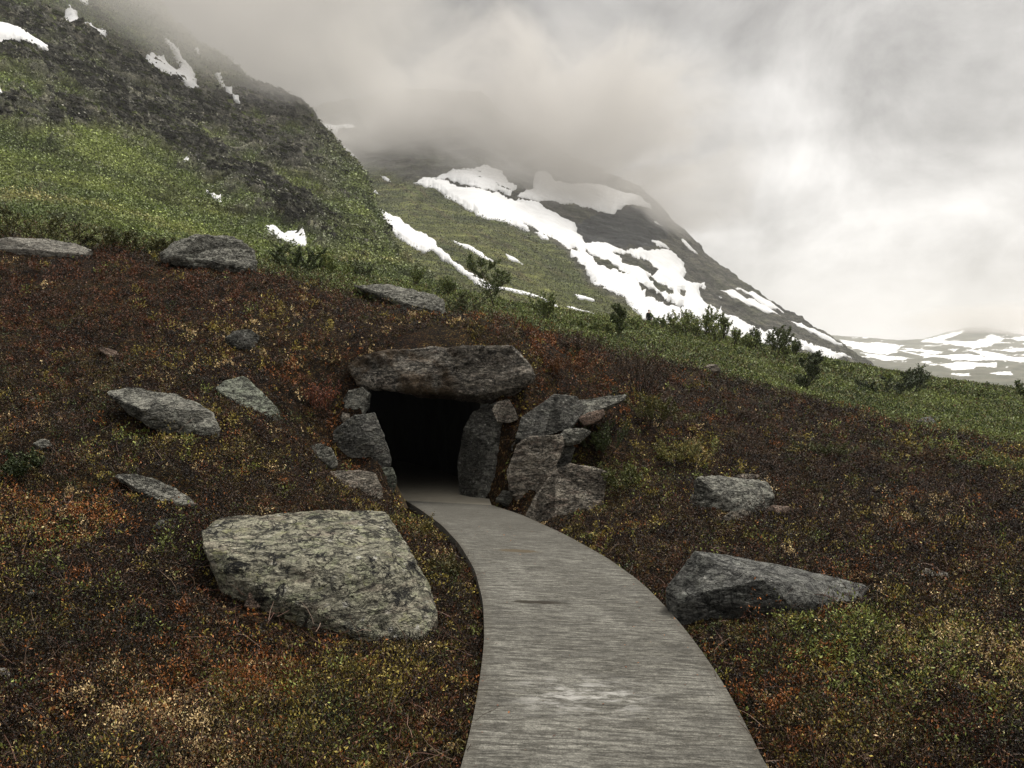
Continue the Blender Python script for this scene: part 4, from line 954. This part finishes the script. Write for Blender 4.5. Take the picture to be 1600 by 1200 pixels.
# --- dead twigs lying in the heath
def strips(P0, dirn, length, width, nseg=4, bend=.5):
    n = len(P0); pts = [P0]; d_ = dirn.copy()
    for k in range(nseg):
        d_ = unit(d_ + rng.normal(size=d_.shape) * bend * .4); pts.append(pts[-1] + d_ * (length / nseg)[:, None])
    pts = np.stack(pts, 1); sd = unit(np.cross(d_, rand_dirs(n)))[:, None] * (width[:, None] * np.linspace(1, .35, nseg + 1)[None])[..., None]
    a, b = pts - sd, pts + sd
    V = np.stack([a, b], 2).reshape(-1, 3)
    i = (np.arange(n) * (nseg + 1) * 2)[:, None] + (np.arange(nseg) * 2)[None]
    F = np.stack([i, i + 1, i + 3, i + 2], -1).reshape(-1, 4)
    return V, F, nseg
n = 9000; px = rng.uniform(-200, 1800, n); d = np.exp(rng.uniform(math.log(2.5), math.log(14), n)); X = (px - CX) / FPX * d; Y = d
k = path_dist(X, Y) > -0.02; X, Y = X[k], Y[k]; Z = ground_z(X, Y)
dr = rand_dirs(len(X), .45); V, F, ns = strips(xyz(X, Y, Z + .05), dr, rng.uniform(.06, .26, len(X)), rng.uniform(.0010, .0022, len(X)) * (1 + .08 * Y))
tw = np.array([(.075, .030, .016), (.05, .032, .022), (.16, .10, .065), (.09, .035, .02)])[rng.integers(0, 4, len(X))]
stuff("dead_twigs", V, F, np.repeat(tw, ns, 0), "thin reddish dead twigs scattered through the heath", "twigs")
# little crumbs of litter blown onto the concrete
n = 420; kk = rng.integers(10, NP - 2, n); tt = np.where(rng.random(n) < .55, rng.beta(.5, .5, n), rng.random(n))
Q = LE[kk] * (1 - tt)[:, None] + RE[kk] * tt[:, None]
Cq = xyz(Q[:, 0], Q[:, 1], np.full(n, PATH_Z + .004)); Uq = rand_dirs(n) * np.array([1, 1, .15]); Uq = unit(Uq); Wq = unit(np.cross(Uq, np.array([0, 0, 1.0]) + rng.normal(size=(n, 3)) * .3))
Lq = rng.uniform(.003, .013, n); V, F = leaf_quads(Cq, Uq, Wq, Lq, Lq * .45)
stuff("leaf_litter", V, F, SPEC[rng.integers(0, 4, n)] * 1.2, "dry leaf crumbs strewn on the concrete path", "leaf litter")

# --- green scrub on the slope behind the mound
N = 300000; px = rng.uniform(-300, 1950, N); d = np.exp(rng.uniform(math.log(16), math.log(110), N)); X = (px - CX) / FPX * d; Y = d
Z = ground_z(X, Y); gn_ = greenness(X, Y, Z); ok = rng.random(N) < gn_; X, Y, Z = X[ok], Y[ok], Z[ok]
P = xyz(X, Y, 0); a = fbm(P * .22 + 7, 4); b = fbm(P * .5 + 30, 4); c2 = fbm(P * .09 + 70, 3)
GS = np.array([(.040, .056, .015), (.100, .128, .032), (.19, .225, .055), (.25, .285, .14), (.100, .085, .026), (.090, .040, .015), (.30, .25, .11)])
W = np.stack([1.0 * np.exp(4.5 * a), 1.3 * np.exp(1.5 * b), .8 * np.exp(-4 * a), .35 * np.exp(-4 * b + 2 * c2), .5 * np.exp(3 * c2), .10 * np.exp(4 * b), .05 * np.exp(5 * (a - b))], 1)
near_border = sstep(36, 18, Y)[:, None]; W[:, 4:6] += near_border * np.array([.5, .35])
s_ = pick(W); hn = np.clip(.5 + 1.2 * fbm(P * .9 + 11, 3), .1, 1.6)
ln = (.05 + .16 * hn) * (.6 + .010 * Y) * rng.uniform(.7, 1.3, len(X))
V, F, c = sprig_leaves(xyz(X, Y, Z + .08 * hn * rng.random(len(X))), unit(rng.normal(size=(len(X), 3)) * .3 + np.array([0, 0, 1])), ln, 4, .00125 * Y * rng.uniform(.6, 1.3, len(X)), GS[s_], .5, .3, .6)
stuff("green_scrub", V, F, c, "low green willow and birch scrub covering the slope behind the mound", "scrub")

# --- scrub on the lower flank of the near mountain and the apron of the second
def slope_scrub(M, colr, weight, n, size, hgt, seed):
    nr, nc = M['nr'], M['nc']; r = np.random.default_rng(seed)
    w_ = np.clip(weight, 0, 1).ravel(); area = (M['D'] ** 1.0).ravel(); pr = w_ / w_.sum()
    idx = r.choice(nr * nc, n, p=pr)
    A = M['V'][:nr].reshape(-1, 3)[idx]; Nn = M['N'][:nr].reshape(-1, 3)[idx]; D = M['D'].reshape(-1)[idx]
    cl_ = np.clip(.5 + 1.3 * fbm(A / (hgt * 6), 4, .6), 0, 1.7)
    A = A + r.normal(size=A.shape) * np.array([1, 1, .4]) * D[:, None] * .002
    C = A + (np.array([0, 0, 1.0]) * .8 + Nn * .3) * (hgt * cl_ * r.uniform(.1, 1, n))[:, None]
    U = rand_dirs(n, .6); Wd = unit(np.cross(U, rand_dirs(n)))
    L = size * D * r.uniform(.5, 1.3, n); V, F = leaf_quads(C, U, Wd, L, L * .6)
    c = colr.reshape(-1, 3)[idx] * np.exp(r.normal(0, .38, (n, 1))) * (0.75 + .5 * cl_[:, None])
    return V, F, c
wL = (1 - rockm) * sstep(0.0, .1, np.linspace(0, 1, nr))[:, None] + .025
wL = wL * ~LM['snow'] * ((LM['PX'] > -250) & (LM['PY'] > -60))
V, F, c = slope_scrub(LM, lcol, wL, 260000, .0016, 1.5, 3)
c *= 1.25; stuff("hillside_scrub", V, F, c, "green willow scrub clothing the lower part of the near mountainside", "scrub")
# broken rock along the ledges of the near mountain
n = 9000; pr = np.clip(sstep(.45, 1.0, rk + p3L * .9) * ~LM['snow'] * (LM['PX'] > -260) * (1 - .8 * sstep(400, 520, LM['PX'])) * (LM['PX'] < 600) * (LM['PY'] > -70), 0, 1).ravel(); idx = rng.choice(len(pr), n, p=pr / pr.sum())
A_ = LM['V'][:nr].reshape(-1, 3)[idx]; D_ = LM['D'].reshape(-1)[idx]
cube = np.array([(x, y, z) for x in (-1, 1) for y in (-1, 1) for z in (-1, 1)], float); cf = np.array([(0,1,3,2),(4,6,7,5),(0,4,5,1),(2,3,7,6),(0,2,6,4),(1,5,7,3)])
sz = np.clip(np.exp(rng.normal(-1.0, .5, (n, 1))), .1, 1.0) * (D_[:, None] / 250) ** .5 * np.array([1.5, 1.0, .62]) * rng.uniform(.6, 1.4, (n, 3))
B_ = cube[None] * sz[:, None] * (1 + rng.uniform(-.38, .25, (n, 8, 3)))
th = rng.normal(.0, .5, n); cs, sn_ = np.cos(th)[:, None], np.sin(th)[:, None]; tl = rng.normal(.32, .2, n)[:, None]
bx = B_[..., 0] * cs - B_[..., 1] * sn_; by = B_[..., 0] * sn_ + B_[..., 1] * cs; bz = B_[..., 2] - bx * tl
V = (np.stack([bx, by, bz], -1) + A_[:, None] + np.array([0, 0, .15])).reshape(-1, 3); F = (cf[None] + (np.arange(n) * 8)[:, None, None]).reshape(-1, 4)
cb = np.exp(rng.normal(math.log(.085), .45, (n, 1))) * np.array([1, .97, .85]); mossy = rng.random(n) < .3; cb[mossy] = cb[mossy] * np.array([.8, .95, .45])
stuff("scree", V, F, np.repeat(cb, 6, 0), "broken grey rock along the ledges of the near mountainside", "scree", m_mtn)
wM = apron * ~MM['snow'] * ((MM['PX'] > 480)) + .0
V, F, c = slope_scrub(MM, mcol, wM, 90000, .0011, 2.0, 4)
stuff("hillside_scrub", V, F, c, "sparser dull green scrub on the grassy flank of the second mountain", "scrub")

# ------------------------------------------------------------------ single shrubs and saplings
def tubes(segs, sides=5):
    """segs: list of (p0,p1,r0,r1) -> arrays"""
    p0 = np.array([s[0] for s in segs]); p1 = np.array([s[1] for s in segs]); r0 = np.array([s[2] for s in segs]); r1 = np.array([s[3] for s in segs])
    ax = unit(p1 - p0); ref = np.where(np.abs(ax[:, 2:]) > .9, np.array([1.0, 0, 0]), np.array([0, 0, 1.0])); a = unit(np.cross(ax, ref)); b = np.cross(ax, a)
    th = np.linspace(0, 2 * math.pi, sides, endpoint=False)
    ring = a[:, None] * np.cos(th)[None, :, None] + b[:, None] * np.sin(th)[None, :, None]
    V = np.concatenate([p0[:, None] + ring * r0[:, None, None], p1[:, None] + ring * r1[:, None, None]], 1)
    k = np.arange(sides); f = np.stack([k, (k + 1) % sides, (k + 1) % sides + sides, k + sides], 1)
    F = f[None] + (np.arange(len(segs)) * 2 * sides)[:, None, None]
    return V.reshape(-1, 3), F.reshape(-1, 4)
def grow(r, segs, tips, p, d_, length, rad, depth, nseg=5, bend=.22, lift=.05, nchild=4, child_len=.5, start=.25, spread=.9):
    step = length / nseg; pts = [np.array(p, float)]; d_ = np.array(d_, float)
    for k in range(nseg):
        d_ = d_ + r.normal(size=3) * bend + np.array([0, 0, lift]); d_ /= np.linalg.norm(d_)
        q = pts[-1] + d_ * step; f0, f1 = 1 - .75 * k / nseg, 1 - .75 * (k + 1) / nseg
        segs.append((pts[-1], q, rad * f0, rad * f1)); pts.append(q)
        if depth == 0 or k >= nseg * .4: tips.append((pts[-2], q))
    if depth > 0:
        for c_ in range(nchild):
            t_ = start + (1 - start) * (c_ + r.random()) / nchild; i = min(int(t_ * nseg), nseg - 1); fr = t_ * nseg - i
            b_ = pts[i] + (pts[i + 1] - pts[i]) * fr; tang = pts[i + 1] - pts[i]; tang /= np.linalg.norm(tang)
            az = r.uniform(0, 2 * math.pi); o_ = np.array([math.cos(az), math.sin(az), 0.15]); nd = tang * (1 - spread * .6) + o_ * spread
            grow(r, segs, tips, b_, nd / np.linalg.norm(nd), length * child_len * (1.15 - .55 * t_), rad * .5 * (1 - .5 * t_), depth - 1, max(3, nseg - 1), bend, lift, max(2, nchild - 1), child_len, .2, spread)
_seed = [100]
def plant(label, name, cat, px, py, hpx, wpx, kind='bush', colr=(.055, .075, .02), nleaf=900, lsz=.95, group=None, d0=None, part='foliage', stem='stems'):
    nleaf = int(nleaf * 3.2)
    _seed[0] += 1; r = np.random.default_rng(_seed[0])
    d_ = d0 if d0 else dg(px, py); g = np.array(gpt(px, d_)); k = d_ / FPX; H, Wd = hpx * k, wpx * k
    segs, tips = [], []
    if kind == 'birch':
        grow(r, segs, tips, (0, 0, -.05), (r.normal() * .08, 0, 1), H, H * .014, 2, 9, .10, .10, 11, .42, .12, .95)
    elif kind == 'conifer':
        grow(r, segs, tips, (0, 0, -.05), (0, 0, 1), H, H * .016, 1, 8, .06, .1, 22, .34, .06, .85)
    else:
        ns = {'bush': 9, 'bare': 14, 'low': 16, 'upright': 10}[kind]
        for q in range(ns):
            az = r.uniform(0, 2 * math.pi); rr = r.random() ** .6; lean = {'bush': .75, 'bare': .9, 'low': 1.5, 'upright': .45}[kind] * rr * max(.5, min(2.0, Wd / H))
            b_ = np.array([math.cos(az) * rr * Wd * .18, math.sin(az) * rr * Wd * .18, -.04]); dd = np.array([math.cos(az) * lean, math.sin(az) * lean, 1.0])
            segs.append(((0, 0, -.05), b_ + dd * .01, H * .012, H * .011))
            L_ = H * r.uniform(.65, 1.05) * math.sqrt(1 + lean * lean * .55)
            grow(r, segs, tips, b_, dd / np.linalg.norm(dd), L_, H * .011, 1 if kind != 'bare' else 2, 5, .16, .10, 5, .5, .3, .7)
    root = empty(name, g); tag(root, label, cat, group)
    zmax = np.percentile([s[1][2] for s in segs], 99.5); s_ = min(1.4, H / max(zmax, 1e-3))
    if kind in ('bush', 'low', 'upright', 'bare'):
        xs = np.array([s[1][0] for s in segs]); sx = min(1.6, Wd / max(np.ptp(xs), 1e-3))
    else: sx = min(1.5, Wd / max(np.ptp([s[1][0] for s in segs]), 1e-3))
    S = np.array([sx, sx, s_])
    minr = .00028 * d_
    segs = [(a_ * S, b_ * S, max(ra, minr), max(rb, minr * .8)) for a_, b_, ra, rb in segs]
    V, F = tubes(segs, 5 if kind in ('birch', 'conifer') else 4)
    mesh_arrays(stem, V, F, m_bark, root)
    if nleaf:
        T0 = np.array([t_[0] for t_ in tips]) * S; T1 = np.array([t_[1] for t_ in tips]) * S
        i = r.integers(0, len(T0), nleaf); t_ = r.random((nleaf, 1)); C = T0[i] * (1 - t_) + T1[i] * t_
        ls = lsz * max(.014, .00105 * d_); C = C + r.normal(size=C.shape) * ls * .9
        U = rand_dirs(nleaf, .3); W2 = unit(np.cross(U, rand_dirs(nleaf))); L = ls * r.uniform(.6, 1.3, nleaf)
        V, F = leaf_quads(C, U, W2, L, L * .55)
        c = np.array(colr)[None] * np.exp(r.normal(0, .32, (nleaf, 1))) * np.array([1, 1, 1])[None]
        alt = r.random(nleaf) < .18; c[alt] = c[alt] * np.array([1.7, 1.35, 1.2])
        mesh_arrays(part, V, F, m_leaf, root, col=np.clip(c, 0, 1), smooth=False, col_domain='FACE')
    return root
GR, GL, GD, YG, OL = (.115, .150, .040), (.17, .21, .065), (.068, .090, .028), (.15, .145, .038), (.062, .060, .018)
plant("spindly birch sapling with layered branches in front of the long snow tongue", "birch_sapling", "tree", 775, 484, 92, 72, 'birch', (.075, .10, .028), 2400, .9, part='crown', stem='trunk')
plant("slim bush on the skyline at the lower end of the long snow tongue", "birch_bush", "bush", 848, 502, 48, 44, 'upright', GR, 900)
plant("fine twiggy bush beside the end of the thin crest slab", "willow_bush", "bush", 732, 498, 40, 66, 'upright', (.07, .085, .03), 900)
plant("small thin bush above the crest slab, left of the birch sapling", "willow_bush", "bush", 702, 464, 32, 32, 'upright', GR, 500)
plant("small dark pointed sapling standing alone on the skyline", "dark_sapling", "tree", 967, 526, 50, 36, 'conifer', GD, 1400, 1.1, part='crown', stem='trunk')
plant("pale low bush just right of the dark pointed sapling", "willow_bush", "bush", 992, 512, 24, 26, 'bush', GL, 500)
plant("low bush on the slope left of the dark pointed sapling", "willow_bush", "bush", 915, 520, 22, 50, 'bush', GR, 600)
plant("leafy bush directly right of the distant person", "willow_bush", "bush", 1042, 516, 26, 40, 'bush', GR, 700)
plant("tall pale bush starting the row on the skyline", "willow_bush", "bush", 1075, 524, 40, 44, 'upright', GL, 900)
plant("widest upright bush in the middle of the skyline row", "willow_bush", "bush", 1102, 528, 46, 44, 'upright', GR, 1000)
plant("narrow bush closing the skyline row before the gap", "willow_bush", "bush", 1130, 534, 46, 26, 'upright', GR, 700)
plant("low bush in the gap between the skyline row and the dark rounded bush", "willow_bush", "bush", 1160, 542, 24, 40, 'bush', GR, 600)
plant("thin upright twig bush beside the dark rounded bush", "willow_bush", "bush", 1180, 546, 38, 18, 'upright', GD, 400)
plant("dark rounded bush standing against the snow strip at right", "birch_bush", "bush", 1206, 558, 46, 62, 'bush', GD, 1500)
plant("tiny dark bush right beside the dark rounded bush", "birch_bush", "bush", 1241, 558, 28, 22, 'upright', GD, 450)
plant("dark bush with upright leaf tips on the skyline before the far fells", "birch_bush", "bush", 1438, 606, 36, 54, 'upright', (.045, .062, .02), 900, 1.2)
plant("dark sapling cut by the right edge of the photo", "dark_sapling", "tree", 1600, 650, 68, 50, 'birch', GD, 1500, 1.1, part='crown', stem='trunk')
plant("thin stemmed dark shrub below the skyline on the green slope", "birch_bush", "bush", 1262, 616, 66, 84, 'birch', (.034, .048, .016), 1500)
plant("broad dark scrub bush right of the thin stemmed shrub", "willow_bush", "bush", 1390, 618, 34, 130, 'bush', (.030, .044, .015), 1800)
plant("bare brown twig shrub on the border of heath and green slope", "bare_shrub", "shrub", 905, 562, 42, 80, 'bare', (.06, .035, .015), 250)
plant("large bare brown twig shrub above the rocks right of the mouth", "bare_shrub", "shrub", 1000, 618, 84, 120, 'bare', (.07, .045, .018), 500)
plant("dense dark green bush behind the crest left of the slab", "willow_bush", "bush", 460, 428, 36, 92, 'bush', (.045, .066, .018), 2200)
plant("taller light green bush behind the crest next to the dense one", "birch_bush", "bush", 522, 436, 52, 60, 'bush', GL, 2000)
plant("small dark bush between the light green bush and the slab", "willow_bush", "bush", 566, 438, 26, 40, 'bush', GD, 700)
plant("thin bush behind the right end of the slab", "willow_bush", "bush", 650, 450, 32, 28, 'upright', GR, 500)
for a_, b_, h_ in ((880, 512, 20), (935, 522, 26), (952, 524, 22), (1056, 524, 28), (1088, 530, 34), (1117, 536, 32), (1147, 542, 28), (1172, 548, 24), (1225, 560, 26), (1262, 568, 18), (1290, 576, 16), (1330, 586, 16), (1390, 600, 16), (1480, 612, 18), (1530, 622, 16)):
    plant("small light green sapling dotted along the skyline of the green slope", "willow_sapling", "bush", a_, b_, h_, h_ * .8, 'upright', GL, 260, group="small saplings along the skyline")
for lab, a_, b_, h_, w2 in (("tall olive bush at the left edge behind the flat ledge", 20, 382, 44, 110), ("olive bush directly behind the right end of the flat ledge", 110, 388, 40, 100), ("yellowish bush midway between the flat ledge and the rugged crest boulder", 178, 393, 36, 84), ("low bush touching the rugged crest boulder on its left", 235, 398, 30, 70)):
    plant(lab, "willow_bush", "bush", a_, b_, h_, w2, 'bush', (.075, .082, .022), 2000, group="bushes behind the crest")
plant("bushy yellow green shrub at the top right of the mouth rocks", "dwarf_birch", "shrub", 1015, 668, 50, 120, 'bush', (.085, .085, .022), 1800)
plant("dark green shrub spilling over the small pale mouth stone", "dwarf_birch", "shrub", 938, 712, 54, 84, 'bush', (.042, .058, .016), 1500)
plant("yellow flecked shrub right of the dark green one", "dwarf_birch", "shrub", 1050, 722, 44, 96, 'low', YG, 1400)
plant("green shrub behind the rounded pale boulder at the path edge", "dwarf_birch", "shrub", 978, 772, 46, 80, 'bush', (.075, .085, .02), 1300)
plant("red leaved shrub left of the streaky stone under the lintel", "dwarf_birch", "shrub", 498, 650, 56, 60, 'upright', (.12, .035, .014), 500)
plant("bronze leaved shrub above the lintel's right end", "dwarf_birch", "shrub", 868, 588, 46, 84, 'bush', (.12, .055, .018), 900)
plant("low green shrub in brown heath above the two-humped boulder", "dwarf_birch", "shrub", 1290, 712, 26, 110, 'low', (.060, .068, .018), 1200)
plant("bright green low shrub far right on the brown slope", "dwarf_birch", "shrub", 1545, 738, 30, 130, 'low', (.10, .125, .032), 1500)
plant("rusty low shrub with green tips left of the bright green one", "dwarf_birch", "shrub", 1462, 722, 28, 90, 'low', (.075, .045, .016), 1000)
plant("dark green shrub beside a dark hollow on the far left slope", "dwarf_birch", "shrub", 48, 752, 44, 70, 'bush', (.035, .050, .015), 1000)
plant("yellow leaved sprig shrub on the path bank below the left jamb", "dwarf_birch", "shrub", 655, 842, 34, 60, 'low', (.11, .095, .022), 700)
plant("olive shrub on the path bank beside the largest boulder", "dwarf_birch", "shrub", 700, 905, 34, 60, 'low', (.07, .062, .018), 700)

# ------------------------------------------------------------------ the distant walker
def flat_mat(name, col, rough=.8):
    m, nt = new_mat(name); t0 = nt.new('ShaderNodeTexCoord').outputs['Object']
    finish(nt, nt.mix(nt.noise(t0, 12, 3), tuple(x * .7 for x in col), tuple(min(1, x * 1.3) for x in col)), rough, None, .2); return m
def skin_mesh(name, pts, edges, radii, mat, parent, root_i=0, lv=2):
    me = bpy.data.meshes.new(name); me.from_pydata(pts, edges, []); o = bpy.data.objects.new(name, me); COL.objects.link(o)
    m = o.modifiers.new('skin', 'SKIN'); m.use_smooth_shade = True
    for i, v in enumerate(me.skin_vertices[0].data): v.radius = radii[i] if isinstance(radii[i], tuple) else (radii[i],) * 2; v.use_root = (i == root_i)
    o.modifiers.new('sub', 'SUBSURF').levels = lv; o.modifiers['sub'].render_levels = lv
    dgp = bpy.context.evaluated_depsgraph_get(); ev = bpy.data.meshes.new_from_object(o.evaluated_get(dgp))
    o.modifiers.clear(); o.data = ev; ev.materials.clear(); ev.materials.append(mat)
    if parent: o.parent = parent
    return o
m_skin, m_jack, m_trou, m_hair = flat_mat("skin", (.42, .26, .19), .6), flat_mat("black jacket", (.012, .012, .013)), flat_mat("dark trousers", (.016, .017, .02)), flat_mat("dark hair", (.02, .014, .01), .6)
dP = 75.0; gP = gpt(1014, dP)
P_ = [(0,0,.95),(0,0,1.12),(0,-.01,1.30),(0,0,1.45),(0,.01,1.54),(0,.0,1.60),(0,.0,1.68),(0,.01,1.74),   # pelvis .. head
      (.09,0,.90),(.10,-.05,.50),(.10,.02,.09),(.11,-.12,.04),(-.09,0,.90),(-.10,.10,.50),(-.11,.12,.09),(-.12,-.02,.04),
      (.17,0,1.43),(.22,.02,1.16),(.24,-.05,.90),(.245,-.07,.83),(-.17,0,1.43),(-.22,.03,1.16),(-.24,-.02,.90),(-.245,-.04,.83)]
E_ = [(0,1),(1,2),(2,3),(3,4),(4,5),(5,6),(6,7),(0,8),(8,9),(9,10),(10,11),(0,12),(12,13),(13,14),(14,15),(3,16),(16,17),(17,18),(18,19),(3,20),(20,21),(21,22),(22,23)]
R_ = [(.15,.10),(.14,.10),(.16,.11),(.10,.08),.055,.075,.095,.06,.085,.06,.045,.04,.085,.06,.045,.04,.06,.045,.035,.03,.06,.045,.035,.03]
# five fingers on each hand
for hi, sx in ((19, 1), (23, -1)):
    hx, hy, hz = P_[hi]
    for f_, (oy, L_) in enumerate(((-.030, .060), (-.012, .075), (.006, .080), (.024, .072), (.040, .055))):
        s0 = len(P_); P_ += [(hx + .004 * sx, hy + oy * .9, hz - .035 if f_ else hz - .005), (hx - .006 * sx, hy + oy - (.02 if f_ == 0 else .006), hz - .035 - L_ * (.6 if f_ else .45)), (hx - .02 * sx, hy + oy - .014, hz - .03 - L_)]
        E_ += [(hi, s0), (s0, s0 + 1), (s0 + 1, s0 + 2)]; R_ += [.010, .009, .008]
pr = empty("person", gP); tag(pr, "tiny distant person in black clothes standing among the skyline bushes", "person")
skin_mesh("body", P_, E_, R_, m_skin, pr)
jm = lambda idx: [P_[i] for i in idx]
J = [0,1,2,3,16,17,18,20,21,22]; Jp = jm(J); Jp[0] = (0, 0, .86)
skin_mesh("jacket", Jp, [(0,1),(1,2),(2,3),(3,4),(4,5),(5,6),(3,7),(7,8),(8,9)], [(.19,.14),(.18,.14),(.20,.15),(.13,.11),.085,.07,.055,.085,.07,.055], m_jack, pr)
T_ = [0,8,9,10,12,13,14]; skin_mesh("trousers", jm(T_), [(0,1),(1,2),(2,3),(0,4),(4,5),(5,6)], [(.17,.12),.105,.085,.07,.105,.085,.07], m_trou, pr)
skin_mesh("hair", [(0,.03,1.66),(0,.02,1.72),(0,.0,1.765)], [(0,1),(1,2)], [.10,.105,.07], m_hair, pr)

# ------------------------------------------------------------------ mist: the cloud hanging on the mountain
def cloud(label, px, py, y, rad, dens_max, lo, hi, amp, veil, seed, rate=0.22, alb=(.74, .72, .695)):
    c_ = unproj(px, py, y); m = bpy.data.materials.new("mountain cloud"); m.use_nodes = True; nt = NT(m.node_tree)
    p_ = nt.new('ShaderNodeTexCoord').outputs['Object']
    e = nt.vmath('LENGTH', nt.vmath('DIVIDE', p_, rad))
    n1 = nt.noise(nt.vmath('ADD', nt.vmath('MULTIPLY', p_, (1 / 95., 1 / 210., 1 / 62.)), (seed, seed * 1.7, seed * .3)), 1.0, 6.0, 0.62, 0.8)
    n_ = nt.math('MULTIPLY', nt.math('SUBTRACT', n1, 0.5), amp)
    q = nt.math('SUBTRACT', nt.math('SUBTRACT', 1.0, e), nt.math('MULTIPLY', n_, -1.0))          # >0 inside, torn by noise
    rim = nt.ss(e, 0.80, 0.99, 1.0, 0.0)
    dn = nt.math('ADD', nt.math('MULTIPLY', nt.ss(q, lo, hi), dens_max), nt.math('MULTIPLY', nt.ss(e, 0.2, 0.95, 1.0, 0.0), veil))
    dn = nt.math('MULTIPLY', dn, rim)
    v = nt.new('ShaderNodeVolumePrincipled'); v.inputs['Color'].default_value = (*alb, 1); v.inputs['Anisotropy'].default_value = 0.1
    nt.l.new(dn, v.inputs['Density']); oo = nt.new('ShaderNodeOutputMaterial'); nt.l.new(v.outputs[0], oo.inputs['Volume'])
    m.cycles.volume_step_rate = rate
    bm = bmesh.new(); bmesh.ops.create_icosphere(bm, subdivisions=4, radius=1.0)
    for v in bm.verts: v.co = Vector((v.co.x * rad[0], v.co.y * rad[1], v.co.z * rad[2]))
    me = bpy.data.meshes.new("cloud"); bm.to_mesh(me); bm.free(); me.materials.append(m)
    o = bpy.data.objects.new("cloud", me); COL.objects.link(o); o.location = c_
    return tag(o, label, "cloud", kind='stuff')
cloud("torn grey cloud wrapped round the summit of the snowy mountain", 762, 240, 840, (345, 210, 155), 0.0105, 0.12, 0.62, 3.0, 0.0042, 3.1)
cloud("thin cloud veil drifting over the upper ridge of the near mountain", 330, 35, 365, (135, 78, 80), 0.012, 0.10, 0.70, 1.9, 0.0075, 8.4, alb=(.80, .78, .755))
cloud("wisp of cloud brushing the top of the far fells", 1560, 500, 3000, (420, 300, 75), 0.004, 0.05, 0.50, 1.3, 0.0012, 5.2)

# ------------------------------------------------------------------ haze: the damp air of the valley
m_haze = bpy.data.materials.new("damp air"); m_haze.use_nodes = True; nt = NT(m_haze.node_tree)
vs_ = nt.new('ShaderNodeVolumePrincipled'); vs_.inputs['Color'].default_value = (.93, .92, .90, 1); vs_.inputs['Density'].default_value = 0.00013
vs_.inputs['Anisotropy'].default_value = 0.2
oo = nt.new('ShaderNodeOutputMaterial'); nt.l.new(vs_.outputs[0], oo.inputs['Volume'])
allz = []
bm = bmesh.new(); bmesh.ops.create_cube(bm, size=1.0)
lo, hi = np.array([-16000.0, -60.0, -60.0]), np.array([18500.0, 6200.0, 562.0])
for v in bm.verts: v.co = Vector(lo + (np.array(v.co) + .5) * (hi - lo))
me = bpy.data.meshes.new("haze"); bm.to_mesh(me); bm.free(); me.materials.append(m_haze)
o = bpy.data.objects.new("haze", me); COL.objects.link(o)
tag(o, "thin grey damp air filling the valley", "haze", kind='stuff')
